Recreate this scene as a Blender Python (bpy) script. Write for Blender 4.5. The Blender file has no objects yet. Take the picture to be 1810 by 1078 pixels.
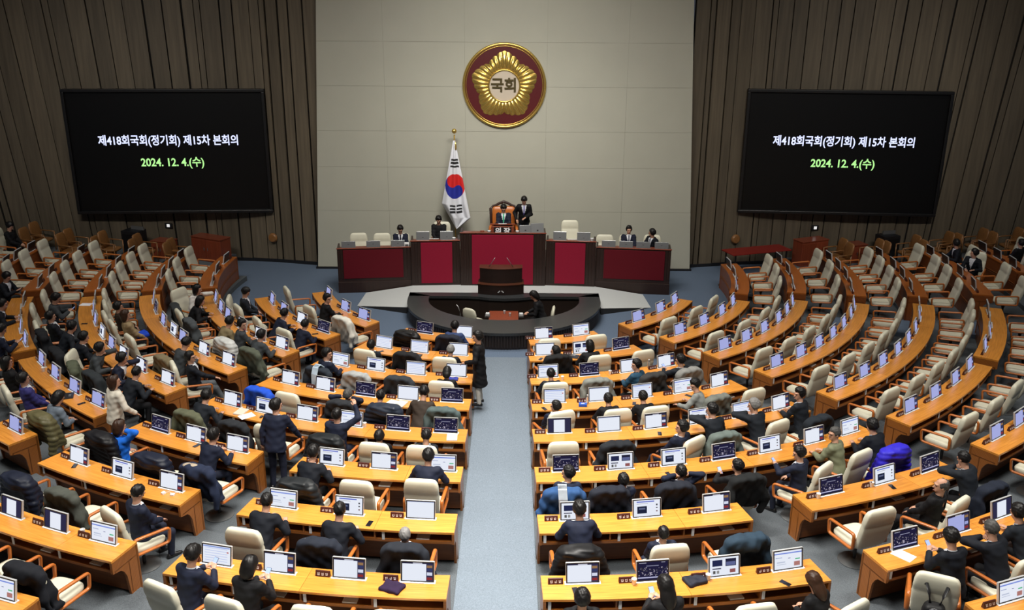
import bpy, bmesh, math, random
import numpy as np
from mathutils import Matrix, Vector
random.seed(7); RNG = np.random.default_rng(7)
PI = math.pi
scene = bpy.context.scene
COL = scene.collection

# ------------------------------------------------------------------ camera
cam_d = bpy.data.cameras.new('camera'); cam = bpy.data.objects.new('camera', cam_d); COL.objects.link(cam)
cam_d.sensor_width = 36.0; cam_d.lens = 36.0 * 1636.88 / 1810.0
cam_d.clip_end = 200
cam.matrix_world = (Matrix.Translation((0.1817, -28.0212, 9.2572)) @ Matrix.Rotation(-0.0022, 4, 'Z')
                    @ Matrix.Rotation(PI/2 - 0.3300, 4, 'X') @ Matrix.Rotation(0.0070, 4, 'Z'))
scene.camera = cam
# ------------------------------------------------------------------ light of the hall
world = bpy.data.worlds.new('world'); scene.world = world; world.use_nodes = True
world.node_tree.nodes['Background'].inputs[0].default_value = (.80, .86, 1, 1)
world.node_tree.nodes['Background'].inputs[1].default_value = 0.055
def area(name, loc, size, power, color=(1, .96, .885), spread=120, target=None):
    l = bpy.data.lights.new(name, 'AREA'); l.shape = 'RECTANGLE'; l.size, l.size_y = size
    l.energy = power; l.color = color; l.spread = math.radians(spread)
    o = bpy.data.objects.new(name, l); COL.objects.link(o); o.location = loc
    if target is not None:
        o.rotation_euler = (Vector(target) - Vector(loc)).to_track_quat('-Z', 'Y').to_euler()
    return o
for (x, y, pw) in ((-9, -7.5, 130), (0, -9, 500), (9, -7.5, 130), (-9.5, -15.5, 410), (0, -16, 900), (9.5, -15.5, 410), (0, -21, 600)):
    area('ceiling_downlight', (x, y, 11.8), (3.2, 2.2), pw, spread=105)
area('ceiling_downlight', (0, -3.2, 11.8), (5, 1.6), 260, spread=110)
for sx in (-1, 1):
    area('ceiling_downlight', (sx*13, -1.5, 11.8), (3, 2), 60, spread=115)
    area('added_wall_fill', (sx*10, -10, 11.9), (5, .8), 125, spread=70, target=(sx*12, 4, 3.2))  # added fill lamp, brightens the board wall; no such fitting known
area('added_wall_fill', (0, -7, 11.9), (7, .8), 265, spread=75, target=(0, 2.8, 4.2))  # extra lamp put in only to lift the stone slab
vs = scene.view_settings
vs.view_transform = 'Standard'; vs.look = 'None'; vs.exposure = 0.0; vs.gamma = 1.0; vs.use_curve_mapping = False

# ------------------------------------------------------------------ helpers
def tag(o, label=None, cat=None, group=None, kind=None):
    if label: o['label'] = label
    if cat: o['category'] = cat
    if group: o['group'] = group
    if kind: o['kind'] = kind
    return o
def link(name, data, parent=None, mat=None):
    o = bpy.data.objects.new(name, data); COL.objects.link(o)
    if parent is not None: o.parent = parent
    if mat is not None:
        if data is not None and len(data.materials) == 0: data.materials.append(None)
        for s in o.material_slots: s.link = 'OBJECT'
        for s, m in zip(o.material_slots, mat if isinstance(mat, (list, tuple)) else [mat]): s.material = m
    return o
def empty(name, loc=(0, 0, 0), rz=0, label=None, cat=None, group=None):
    o = bpy.data.objects.new(name, None); COL.objects.link(o); o.empty_display_size = .1
    o.location = loc; o.rotation_euler = (0, 0, rz)
    return tag(o, label, cat, group)
class MB:
    """collects vertices and faces of one mesh"""
    def __init__(s): s.v = []; s.f = []; s.m = []; s.uv = {}
    def add(s, V, F, mi=0):
        n = len(s.v); s.v.extend([tuple(map(float, a)) for a in V])
        for f in F: s.f.append(tuple(i + n for i in f)); s.m.append(mi)
        return n
    def box(s, c, d, mi=0, rz=0, M=None):
        x, y, z = d[0]/2, d[1]/2, d[2]/2
        V = [Vector((a, b, e)) for a in (-x, x) for b in (-y, y) for e in (-z, z)]
        T = Matrix.Translation(c) @ Matrix.Rotation(rz, 4, 'Z') if M is None else M
        V = [T @ q for q in V]
        s.add(V, [(0, 1, 3, 2), (4, 6, 7, 5), (0, 4, 5, 1), (2, 3, 7, 6), (0, 2, 6, 4), (1, 5, 7, 3)], mi)
    def prism(s, poly, z0, z1, mi=0):
        n = len(poly); V = [(x, y, z0) for x, y in poly] + [(x, y, z1) for x, y in poly]
        F = [tuple(range(n))[::-1], tuple(range(n, 2*n))] + [(i, (i+1) % n, n+(i+1) % n, n+i) for i in range(n)]
        s.add(V, F, mi)
    def loft(s, rings, mi=0, cap=True, closed=True):
        k = len(rings[0]); V = [p for r in rings for p in r]; F = []
        for a in range(len(rings)-1):
            for b in range(k if closed else k-1):
                F.append((a*k+b, a*k+(b+1) % k, (a+1)*k+(b+1) % k, (a+1)*k+b))
        if cap:
            F.append(tuple(range(k))[::-1]); F.append(tuple((len(rings)-1)*k+i for i in range(k)))
        s.add(V, F, mi)
    def tube(s, path, r, n=8, mi=0, closed=False, flat=1.0, up=(0, 0, 1)):
        P = [Vector(p) for p in path]; rings = []; N = len(P)
        for i, p in enumerate(P):
            if closed: t = P[(i+1) % N] - P[i-1]
            else: t = P[min(i+1, N-1)] - P[max(i-1, 0)]
            t.normalize(); u = Vector(up)
            if abs(t.dot(u)) > .95: u = Vector((0, 1, 0)) if abs(t.y) < .9 else Vector((1, 0, 0))
            a = t.cross(u).normalized(); b = a.cross(t)
            rr = r[i] if isinstance(r, (list, tuple)) else r
            rings.append([p + a*rr*math.cos(q*2*PI/n) + b*rr*flat*math.sin(q*2*PI/n) for q in range(n)])
        if closed: rings.append(rings[0])
        s.loft(rings, mi, cap=not closed)
    def lathe(s, prof, n=24, c=(0, 0, 0), mi=0, cap=True):
        s.loft([[(c[0]+r*math.cos(k*2*PI/n), c[1]+r*math.sin(k*2*PI/n), c[2]+z) for k in range(n)] for r, z in prof], mi, cap)
    def ball(s, c, r, n=10, mi=0):
        r = (r, r, r) if not isinstance(r, (tuple, list)) else r
        s.loft([[(c[0]+r[0]*math.sin(a)*math.cos(k*2*PI/n), c[1]+r[1]*math.sin(a)*math.sin(k*2*PI/n), c[2]-r[2]*math.cos(a)) for k in range(n)]
                for a in [.08+(PI-.16)*j/(n//2+1) for j in range(n//2+2)]], mi)
    def mesh(s, name='mesh', smooth=False, mats=(), bevel=0, seg=2, auto=None):
        me = bpy.data.meshes.new(name); me.from_pydata(s.v, [], s.f)
        for m in mats: me.materials.append(m)
        if mats: me.polygons.foreach_set('material_index', s.m)
        bm = bmesh.new(); bm.from_mesh(me)
        bmesh.ops.recalc_face_normals(bm, faces=bm.faces)
        if bevel:
            bmesh.ops.bevel(bm, geom=[e for e in bm.edges if len(e.link_faces) == 2 and e.calc_face_angle(0) > .5], offset=bevel, segments=seg, affect='EDGES', profile=.5)
        bm.to_mesh(me); bm.free()
        if smooth or auto:
            me.polygons.foreach_set('use_smooth', [True]*len(me.polygons))
            if auto: me.set_sharp_from_angle(angle=math.radians(auto))
        me.update(); return me
    def obj(s, name, parent=None, mat=None, **k):
        return link(name, s.mesh(name, **k), parent, mat)
def quick(V, F, name='mesh', smooth=True):
    me = bpy.data.meshes.new(name)
    me.vertices.add(len(V)); me.vertices.foreach_set('co', np.asarray(V, np.float32).ravel())
    F = np.asarray(F, np.int32); n = F.shape[0]; k = F.shape[1]
    me.loops.add(n*k); me.loops.foreach_set('vertex_index', F.ravel())
    me.polygons.add(n); me.polygons.foreach_set('loop_start', np.arange(0, n*k, k, dtype=np.int32))
    me.polygons.foreach_set('use_smooth', np.full(n, smooth)); me.update(calc_edges=True); me.validate(); return me

# ------------------------------------------------------------------ materials
def mat(name, col, rough=.5, metal=0, noise=0, nscale=8, bump=0, spec=.5, coat=0, emit=0, stretch=None, alpha=1, trans=0):
    m = bpy.data.materials.new(name); m.use_nodes = True; nt = m.node_tree; b = nt.nodes['Principled BSDF']
    b.inputs['Base Color'].default_value = (*col, 1); b.inputs['Roughness'].default_value = rough
    b.inputs['Metallic'].default_value = metal; b.inputs['Specular IOR Level'].default_value = spec
    b.inputs['Coat Weight'].default_value = coat; b.inputs['Coat Roughness'].default_value = .15
    if trans: b.inputs['Transmission Weight'].default_value = trans
    if emit:
        b.inputs['Emission Color'].default_value = (*col, 1); b.inputs['Emission Strength'].default_value = emit
    if noise or bump:
        tc = nt.nodes.new('ShaderNodeTexCoord'); mp = nt.nodes.new('ShaderNodeMapping'); nz = nt.nodes.new('ShaderNodeTexNoise')
        nt.links.new(tc.outputs['Object'], mp.inputs[0]); nt.links.new(mp.outputs[0], nz.inputs['Vector'])
        if stretch: mp.inputs['Scale'].default_value = stretch
        nz.inputs['Scale'].default_value = nscale; nz.inputs['Detail'].default_value = 4
        if noise:
            rp = nt.nodes.new('ShaderNodeValToRGB'); nt.links.new(nz.outputs[0], rp.inputs[0])
            rp.color_ramp.elements[0].position = .3; rp.color_ramp.elements[1].position = .7
            rp.color_ramp.elements[0].color = (*[max(0, c*(1-noise)) for c in col], 1); rp.color_ramp.elements[1].color = (*[min(1, c*(1+noise)) for c in col], 1)
            nt.links.new(rp.outputs[0], b.inputs['Base Color'])
        if bump:
            bp = nt.nodes.new('ShaderNodeBump'); bp.inputs['Strength'].default_value = bump; bp.inputs['Distance'].default_value = .02
            nt.links.new(nz.outputs[0], bp.inputs['Height']); nt.links.new(bp.outputs[0], b.inputs['Normal'])
    return m
def wood(name, c0, c1, rough=.32, scale=1.0, coat=.25, uv=True, tone=.1):
    """grain running along u of the uv map (or along object z)"""
    m = bpy.data.materials.new(name); m.use_nodes = True; nt = m.node_tree; b = nt.nodes['Principled BSDF']
    tc = nt.nodes.new('ShaderNodeTexCoord'); mp = nt.nodes.new('ShaderNodeMapping'); nt.links.new(tc.outputs['UV' if uv else 'Object'], mp.inputs[0])
    mp.inputs['Scale'].default_value = (1.2*scale, 26*scale, 1) if uv else (22*scale, 22*scale, .8*scale)
    nz = nt.nodes.new('ShaderNodeTexNoise'); nz.inputs['Scale'].default_value = 1.6; nz.inputs['Detail'].default_value = 6; nz.inputs['Distortion'].default_value = .5
    nt.links.new(mp.outputs[0], nz.inputs['Vector'])
    rp = nt.nodes.new('ShaderNodeValToRGB'); nt.links.new(nz.outputs[0], rp.inputs[0])
    rp.color_ramp.elements[0].position = .25; rp.color_ramp.elements[1].position = .75
    rp.color_ramp.elements[0].color = (*c0, 1); rp.color_ramp.elements[1].color = (*c1, 1)
    oi = nt.nodes.new('ShaderNodeObjectInfo'); mr = nt.nodes.new('ShaderNodeMapRange'); nt.links.new(oi.outputs['Random'], mr.inputs[0])
    mr.inputs[3].default_value = 1-tone; mr.inputs[4].default_value = 1+tone
    hs = nt.nodes.new('ShaderNodeHueSaturation'); nt.links.new(rp.outputs[0], hs.inputs['Color']); nt.links.new(mr.outputs[0], hs.inputs['Value'])
    nt.links.new(hs.outputs[0], b.inputs['Base Color'])
    b.inputs['Roughness'].default_value = rough; b.inputs['Coat Weight'].default_value = coat; b.inputs['Coat Roughness'].default_value = .2
    return m
M = {}
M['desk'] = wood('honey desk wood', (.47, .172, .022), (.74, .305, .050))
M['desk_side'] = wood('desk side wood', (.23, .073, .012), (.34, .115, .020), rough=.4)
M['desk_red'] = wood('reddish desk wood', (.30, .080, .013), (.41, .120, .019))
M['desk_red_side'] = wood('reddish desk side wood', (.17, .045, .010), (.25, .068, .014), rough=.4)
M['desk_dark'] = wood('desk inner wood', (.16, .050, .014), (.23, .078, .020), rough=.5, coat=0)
M['arm'] = wood('orange chair wood', (.37, .100, .016), (.48, .140, .024), uv=False, rough=.3)
M['brown'] = wood('brown chair wood', (.17, .075, .022), (.26, .115, .035), uv=False, rough=.45)
M['dark_wood'] = wood('dark podium wood', (.015, .0062, .0045), (.029, .012, .008), uv=False, rough=.42, coat=.08, tone=.04)
M['red_wood'] = wood('red brown wood', (.15, .030, .014), (.24, .050, .020), uv=False, rough=.33)
M['cream'] = mat('cream leather', (.615, .595, .475), .45, noise=.06, nscale=3, bump=.05)
M['cream2'] = mat('grey beige leather', (.40, .35, .265), .5, noise=.06, nscale=3, bump=.05)
M['black_leather'] = mat('black leather', (.012, .012, .013), .4)
M['black'] = mat('black plastic', (.010, .010, .012), .4)
M['grey_metal'] = mat('grey metal', (.34, .35, .36), .32, metal=.8)
M['silver'] = mat('silver plastic', (.55, .56, .57), .4, metal=.3)
M['white'] = mat('white plastic', (.72, .73, .74), .5)
M['paper'] = mat('white paper', (.80, .80, .80), .8)
M['gold'] = mat('polished gold', (.66, .46, .12), .26, metal=.8)
M['maroon'] = mat('maroon disc lacquer', (.085, .008, .010), .35)
M['skin'] = mat('skin', (.50, .27, .18), .55)
M['lip'] = mat('lips', (.30, .09, .075), .5)
M['eye'] = mat('dark eyes', (.012, .010, .010), .3)
M['nameplate'] = mat('dark red nameplate', (.055, .012, .010), .35)
M['glyph'] = mat('white lettering', (.85, .85, .88), .6)
M['crimson'] = mat('crimson fabric panel', (.23, .006, .026), .7, noise=.08, nscale=40, spec=.2)
M['deep_red'] = mat('deep red fabric panel', (.10, .003, .009), .7, noise=.08, nscale=40, spec=.2)
M['rim'] = mat('dark stone rim', (.030, .032, .034), .30, noise=.25, nscale=30)
M['flute'] = mat('dark fluted wood', (.022, .014, .011), .4)
M['plaster'] = mat('cream stone panel', (.40, .395, .33), .75, noise=.02, nscale=1.5)
M['joint'] = mat('stone joint', (.30, .285, .235), .9)
M['slat_gap'] = mat('dark gap backing', (.008, .007, .006), .9)
M['ramp'] = mat('pale ramp carpet', (.46, .48, .48), .9, noise=.06, nscale=60)
M['ramp_side'] = mat('ramp edge', (.02, .02, .02), .6)
M['pit'] = mat('dark pit carpet', (.025, .018, .016), .9)
M['screen_black'] = mat('black display glass', (.0045, .0045, .005), .32, spec=.3)
M['frame_black'] = mat('black display frame', (.006, .006, .007), .35)
M['text_white'] = mat('glowing white text', (.62, .68, 1.0), .5, emit=1.0)
M['text_green'] = mat('glowing green text', (.42, .86, .30), .5, emit=.8)
M['orange_leather'] = mat('orange leather', (.46, .13, .022), .35, noise=.1, nscale=5)
M['carved'] = mat('carved dark wood', (.030, .010, .007), .35)
M['glass'] = mat('clear glass', (.85, .9, .92), .05, trans=.9)
M['ceiling'] = mat('ceiling', (.30, .28, .25), .9)
def carpet(name, c, spk):
    m = mat(name, c, .95, noise=spk, nscale=55, bump=.15, spec=.1); return m
M['carpet'] = carpet('blue grey carpet', (.105, .140, .200), .22)
M['carpet_aisle'] = carpet('pale aisle carpet', (.150, .182, .22), .2)
M['carpet_row'] = carpet('grey row carpet', (.098, .110, .122), .22)
def slat_mat():
    m = mat('walnut wall board', (.105, .083, .055), .62, noise=.22, nscale=1.1, stretch=(9, 9, .5), bump=.1)
    nt = m.node_tree; b = nt.nodes['Principled BSDF']; lk = b.inputs['Base Color'].links[0]; src = lk.from_socket
    oi = nt.nodes.new('ShaderNodeObjectInfo'); mr = nt.nodes.new('ShaderNodeMapRange'); nt.links.new(oi.outputs['Random'], mr.inputs[0])
    mr.inputs[3].default_value = .82; mr.inputs[4].default_value = 1.12
    hs = nt.nodes.new('ShaderNodeHueSaturation'); nt.links.new(src, hs.inputs['Color']); nt.links.new(mr.outputs[0], hs.inputs['Value']); nt.links.new(hs.outputs[0], b.inputs['Base Color'])
    return m
M['slat'] = slat_mat()
_cloth = {}
def cloth(c, rough=.8, key=''):
    k = (tuple(round(a, 4) for a in c), rough, key)
    if k not in _cloth: _cloth[k] = mat('cloth ' + key, c, rough, noise=.14, nscale=9, bump=.07, spec=.25)
    return _cloth[k]
STEPS = [(11.19, -3.67, 0.249, 1.254), (12.94, -4.06, 0.355, 1.267), (9.4, -3.21, 0.154, 1.242), (-10.91, -4.18, 0.355, -1.205)]
# ------------------------------------------------------------------ plan of the hall (metres; ring centre of the desk rows at the origin, podium towards +y)
ROWS = [None, (5.81, 0.0), (7.284, .071), (8.814, .154), (10.398, .249), (12.036, .355), (13.729, .472), (15.477, .601), (17.279, .741), (19.136, .893), (21.047, 1.056)]
DESK_H = .75
D2R = PI/180
def pol(r, a): return (r*math.sin(a*D2R), -r*math.cos(a*D2R))
def struct(o): o['kind'] = 'structure'; return o

# floor round the sunken pit, then the terraces of the rows
m = MB(); n = 72; rings = [(2.42, 0), (3.2, 0), (6, 0), (12, 0), (26, 0)]
m.loft([[(r*math.cos(k*2*PI/n), -1.9+r*math.sin(k*2*PI/n), z) for k in range(n)] for r, z in rings], cap=False)
struct(m.obj('floor', None, M['carpet']))
SPAN = {2: (-67, 99), 3: (-99, 99)}
m = MB()
for i in range(2, 11):
    lo, hi = SPAN.get(i, (-112, 112)); n = int((hi-lo)/2); r0 = ROWS[i][0]-.15; r1 = (ROWS[i+1][0]-.15) if i < 10 else 23.5
    m.loft([[(*pol(r0, a), -.02), (*pol(r1, a), -.02), (*pol(r1, a), ROWS[i][1]), (*pol(r0, a), ROWS[i][1])] for a in [lo+(hi-lo)*k/n for k in range(n+1)]])
struct(m.obj('floor_terraces', None, M['carpet_row']))
for k, (x, y, z, rz) in enumerate(STEPS):
    m = MB(); m.box((0, 0, .05), (1.15, .55, .14)); o = struct(m.obj('floor_step', None, M['carpet'], bevel=.01)); o.location = (x, y, z); o.rotation_euler = (0, 0, rz)
m = MB(); W = .615; pts = [(5.3, 0.012)] + [(ROWS[i][0]-.17, ROWS[i][1]+.012) for i in range(2, 11)]
m.loft([[(-W, -r, z-.3), (-W, -r, z), (W, -r, z), (W, -r, z-.3)] for r, z in pts])
struct(m.obj('floor_aisle_ramp', None, M['carpet_aisle']))
# ceiling above the hall
m = MB(); m.box((0, -10, 12.6), (46, 40, .3)); struct(m.obj('ceiling', None, M['ceiling']))

# stone slab behind the podium
def slab():
    y = 2.84; hw = lambda z: 6.45 - .052*z
    m = MB(); z0, z1 = .06, 12.4
    m.add([(-hw(z0)-.04, y, z0), (hw(z0)-.04, y, z0), (hw(z1)-.04, y, z1), (-hw(z1)-.04, y, z1), (-hw(z0)-.04, y+.3, z0), (hw(z0)-.04, y+.3, z0), (hw(z1)-.04, y+.3, z1), (-hw(z1)-.04, y+.3, z1)],
          [(0, 1, 2, 3), (4, 7, 6, 5), (0, 3, 7, 4), (1, 5, 6, 2), (3, 2, 6, 7), (0, 4, 5, 1)])
    w = struct(m.obj('wall_front', None, M['joint']))
    # facing panels, thin open joints between
    zs = [.06, 2.05, 3.55, 4.75, 6.2, 7.6, 9.0, 10.6, 12.4]; xs = [-9, -3.95, -1.33, 1.33, 3.95, 9]
    for a in range(len(zs)-1):
        for b in range(len(xs)-1):
            g = .003; za, zb = zs[a]+g, zs[a+1]-g
            L = lambda z: max(xs[b]+g, -hw(z)-.04); Rr = lambda z: min(xs[b+1]-g, hw(z)-.04)
            p = MB(); d = .012 + .0005*((a*3+b*7) % 5)
            V = [(L(za), y-d, za), (Rr(za), y-d, za), (Rr(zb), y-d, zb), (L(zb), y-d, zb), (L(za), y, za), (Rr(za), y, za), (Rr(zb), y, zb), (L(zb), y, zb)]
            p.add(V, [(0, 1, 2, 3), (0, 3, 7, 4), (1, 5, 6, 2), (3, 2, 6, 7), (0, 4, 5, 1)])
            p.obj('stone_panel', w, M['plaster'])
    b = MB(); b.box((-.04, 2.86, .03), (13.0, .22, .07)); struct(b.obj('baseboard_front', None, M['black']))
slab()

# board clad walls either side
WALL = [(6.1, 3.12), (7.0, 3.30), (8.0, 3.55), (9.0, 3.68), (10.0, 3.72), (11.0, 3.70), (12.0, 3.65), (13.0, 3.57), (14.0, 3.47), (15.0, 3.35), (16.0, 3.2), (17.0, 2.95), (18.0, 2.6), (19.5, 1.9), (21, 1.0)]
def wall_pt(s):
    i = min(int(s), len(WALL)-2); t = s-i
    return Vector((WALL[i][0]*(1-t)+WALL[i+1][0]*t, WALL[i][1]*(1-t)+WALL[i+1][1]*t, 0))
def board_wall(name, sx):
    rnd = random.Random(11 if sx < 0 else 23)
    m = MB(); back = [wall_pt(k*.5) for k in range(29)]
    m.loft([[(sx*p.x, p.y+.10, 0), (sx*(p.x+fan(p.x)), p.y+.10, 12.4), (sx*(p.x+fan(p.x)), p.y+.3, 12.4), (sx*p.x, p.y+.3, 0)] for p in back])
    w = struct(m.obj(name, None, M['slat_gap']))
    s = 0.0; k = 0
    while s < 13.6:
        wd = rnd.choice([.16, .30, .42, .48, .54, .36, .50]); gap = rnd.choice([.028, .03, .035, .045, .06])
        p, q = wall_pt(s), wall_pt(s+wd)
        t = (q-p).normalized(); nrm = Vector((t.y, -t.x, 0)); d = rnd.choice([.05, .06, .075, .045])
        b = MB(); V = []
        for z in (.12, 12.3):
            for pt, o in ((p, 0), (q, 0), (q, d), (p, d)):
                e = pt + nrm*(o-.0) + Vector((0, .05, 0)); V.append((sx*(e.x+fan(pt.x)*z/12.4), e.y, z))
        b.add(V, [(0, 1, 2, 3), (4, 7, 6, 5), (0, 4, 5, 1), (1, 5, 6, 2), (2, 6, 7, 3), (3, 7, 4, 0)])
        b.obj('wall_board', w, M['slat']); s += wd+gap; k += 1
    b = MB(); b.loft([[(sx*q.x, q.y-.02, 0), (sx*q.x, q.y-.02, .12), (sx*q.x, q.y+.12, .12), (sx*q.x, q.y+.12, 0)] for q in back])
    struct(b.obj('baseboard_left' if sx < 0 else 'baseboard_right', None, M['black']))
def fan(x): return max(0, (x-9.5))*.19
board_wall('wall_left', -1); board_wall('wall_right', 1)

# ------------------------------------------------------------------ text
def text_mesh(body, size, depth=0.0, heavy=0.0):
    c = bpy.data.curves.new('lettering', 'FONT'); c.body = body; c.size = size; c.align_x = 'CENTER'; c.align_y = 'CENTER'; c.extrude = depth; c.resolution_u = 3; c.offset = heavy*size
    o = bpy.data.objects.new('lettering', c); COL.objects.link(o)
    dg = bpy.context.evaluated_depsgraph_get(); me = bpy.data.meshes.new_from_object(o.evaluated_get(dg))
    bpy.data.objects.remove(o); bpy.data.curves.remove(c); return me
# ------------------------------------------------------------------ wall displays
def display(x0, x1, y0, y1, z0, z1, label):
    a, b = Vector((x0, y0, 0)), Vector((x1, y1, 0)); w = (b-a).length; c = (a+b)/2; rz = math.atan2(b.y-a.y, b.x-a.x)
    t = empty('wall_display', (c.x, c.y, z0), rz, label, 'display'); h = z1-z0
    m = MB(); f = .10
    for cx, cz, sx, sz in ((0, h-f/2, w, f), (0, f/2, w, f), (-w/2+f/2, h/2, f, h-2*f), (w/2-f/2, h/2, f, h-2*f)): m.box((cx, -.02, cz), (sx, .24, sz))
    m.obj('frame', t, M['frame_black'], bevel=.015)
    m = MB(); m.box((0, .03, h/2), (w-2*f, .10, h-2*f)); m.obj('screen', t, M['screen_black'])
    m = MB()
    for sx in (-.3, .3): m.box((sx*w, .15, h/2), (.12, .18, .5))
    m.obj('bracket', t, M['black'])
    for body, size, z, mt, dx, cx in (('제418회국회(정기회) 제15차 본회의', .345, h*.59, 'text_white', .022, 0), ('2024. 12. 4.(수)', .345, h*.415, 'text_green', .02, .05)):
        me = text_mesh(body, size, heavy=.022); o = link('lettering', me, t, M[mt]); o.rotation_euler = (PI/2, 0, 0)
        full = o.dimensions.x; want = w*(.70 if mt == 'text_white' else .318); o.scale = (want/full, 1.08, 1); o.location = (cx, -.028, z)
display(-14.62, -8.06, 3.05, 3.52, 1.83, 6.02, 'large black display on the left board wall showing session text and date')
display(8.06, 14.72, 3.52, 3.05, 1.93, 6.13, 'large black display on the right board wall showing session text and date')
for sx, x, y, z in ((-1, -11.80, 3.58, 1.30), (1, 10.87, 3.62, 1.36)):
    t = empty('wall_socket', (x, y, z), (.10 if sx > 0 else -.10), 'small black wall plate with white light below the %s display' % ('left' if sx < 0 else 'right'), 'wall plate')
    m = MB(); m.box((0, 0, 0), (.26, .05, .17)); m.obj('plate', t, M['black'], bevel=.01)
    m = MB(); m.box((0, -.03, 0), (.10, .02, .10)); m.obj('lamp', t, mat('small white lamp', (.9, .9, .9), .5, emit=.6))
    x, y, z = (-8.15, 3.50, .90) if sx < 0 else (8.08, 3.50, .96)
    t = empty('wall_speaker', (x, y, z), .33 if sx > 0 else -.33, 'round brown wall speaker near the floor beside the %s display' % ('left' if sx < 0 else 'right'), 'speaker')
    m = MB(); m.lathe([(.02, .09), (.13, .08), (.16, .05), (.17, 0)], 20); o = m.obj('grille', t, M['brown'], auto=40); o.rotation_euler = (PI/2, 0, 0)

# ------------------------------------------------------------------ desks
BLOCK = {'LC': 'left centre block', 'RC': 'right centre block', 'LM': 'left middle block', 'RM': 'right middle block', 'LS': 'left wall block', 'RS': 'right wall block',
         'LD': 'left outer block', 'RD': 'right outer block', 'LN': 'far left block', 'RN': 'far right block'}
ORD = ['', 'first', 'second', 'third', 'fourth', 'fifth', 'sixth', 'seventh', 'eighth', 'ninth']
def polar_uv(me, base):
    uv = me.uv_layers.new(name='uv'); co = np.empty(len(me.vertices)*3); me.vertices.foreach_get('co', co); co = co.reshape(-1, 3)+np.array(base)
    li = np.empty(len(me.loops), np.int32); me.loops.foreach_get('vertex_index', li); p = co[li]
    r = np.hypot(p[:, 0], p[:, 1]); a = np.arctan2(p[:, 0], -p[:, 1])
    uv.data.foreach_set('uv', np.stack([a*r, r+p[:, 2]], 1).astype(np.float32).ravel())
def arc(rf, a0, a1, rin, rout, z0, z1, step=.28):
    n = max(2, int(abs(a1-a0)*D2R*rf(0)/step)); R_ = []
    for k in range(n+1):
        a = a0+(a1-a0)*k/n; b = rf(a)
        R_.append([(*pol(b+rin, a), z0), (*pol(b+rout, a), z0), (*pol(b+rout, a), z1), (*pol(b+rin, a), z1)])
    return R_
def part(name, t, mt, rings, base, cap=True):
    m = MB(); m.loft([[(x-base[0], y-base[1], z-base[2]) for x, y, z in r] for r in rings], cap=cap)
    me = m.mesh(name); polar_uv(me, base); return link(name, me, t, mt)
def build_desk(row, block, azs, b, k):
    top, side = (M['desk_red'], M['desk_red_side']) if block in ('LS', 'RS') else (M['desk'], M['desk_side']); R0, zf = ROWS[row]; rf = lambda a: R0+b+k*a
    lo = azs[0]-.62/R0/D2R; hi = azs[-1]+.45/R0/D2R
    if block == 'RC': lo = math.asin(.64/R0)/D2R
    if block == 'LC': hi = -math.asin(.64/R0)/D2R
    mid = (lo+hi)/2; base = (*pol(rf(mid)+.1, mid), zf); h = zf+DESK_H; zl = ROWS[row-1][1] if row > 1 else zf
    t = empty('curved_desk', base, 0, 'curved honey wood desk with %s, %s row, %s' % ('one seat place' if len(azs) == 1 else '%s seat places' % ['', 'one', 'two', 'three', 'four', 'five', 'six', 'seven', 'eight'][len(azs)], ORD[row], BLOCK[block]), 'desk', 'curved desks of the chamber')
    cuts = [lo] + [(azs[i]+azs[i+1])/2-.08/R0/D2R for i in range(len(azs)-1) if i % 2 == 1] + [hi]
    for i in range(len(cuts)-1):
        g = .0025/R0/D2R
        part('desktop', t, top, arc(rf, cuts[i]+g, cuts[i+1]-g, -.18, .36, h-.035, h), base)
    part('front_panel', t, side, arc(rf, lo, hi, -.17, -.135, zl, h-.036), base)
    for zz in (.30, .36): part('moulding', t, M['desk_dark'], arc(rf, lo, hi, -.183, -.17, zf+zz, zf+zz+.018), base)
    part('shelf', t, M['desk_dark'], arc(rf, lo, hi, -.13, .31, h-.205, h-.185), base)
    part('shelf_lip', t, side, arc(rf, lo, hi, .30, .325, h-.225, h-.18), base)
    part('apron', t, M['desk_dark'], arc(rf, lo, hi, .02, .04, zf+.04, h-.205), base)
    w = .04/R0/D2R
    for a0, a1 in ((lo, lo+w), (hi-w, hi)):
        P = [(-.18, zl), (-.18, h-.036), (.36, h-.036), (.36, h-.215), (.20, h-.25), (.15, h-.30), (.10, h-.40), (.06, zf)]
        m = MB(); V = []
        for a in (a0, a1):
            for rr, z in P: x, y = pol(rf(a)+rr, a); V.append((x-base[0], y-base[1], z-base[2]))
        n = len(P); m.add(V, [tuple(range(n)), tuple(range(2*n-1, n-1, -1))] + [(i, (i+1) % n, n+(i+1) % n, n+i) for i in range(n)])
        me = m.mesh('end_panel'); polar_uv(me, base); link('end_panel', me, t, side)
    for i, a in enumerate(azs):
        if i:
            am = (azs[i-1]+a)/2-.08/R0/D2R; e = .012/R0/D2R
            part('divider', t, side, arc(rf, am-e, am+e, -.12, .32, h-.186, h-.036), base)
        aa = max(lo+.09/R0/D2R, a-.52/R0/D2R); e = .035/R0/D2R
        if row < 9: part('socket_plate', t, M['white'], arc(rf, aa-e*.6, aa+e*.6, .322, .33, h-.19, h-.045), base)
        aa = a-.02/R0/D2R; e = .1/R0/D2R
        if (i*7+row*3) % 3 and row > 2: part('shelf_papers', t, M['white'], arc(rf, aa, aa+2*e, .05, .29, h-.184, h-.165), base)  # white slab standing for paper stacks inside the cubby
    return t
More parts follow.
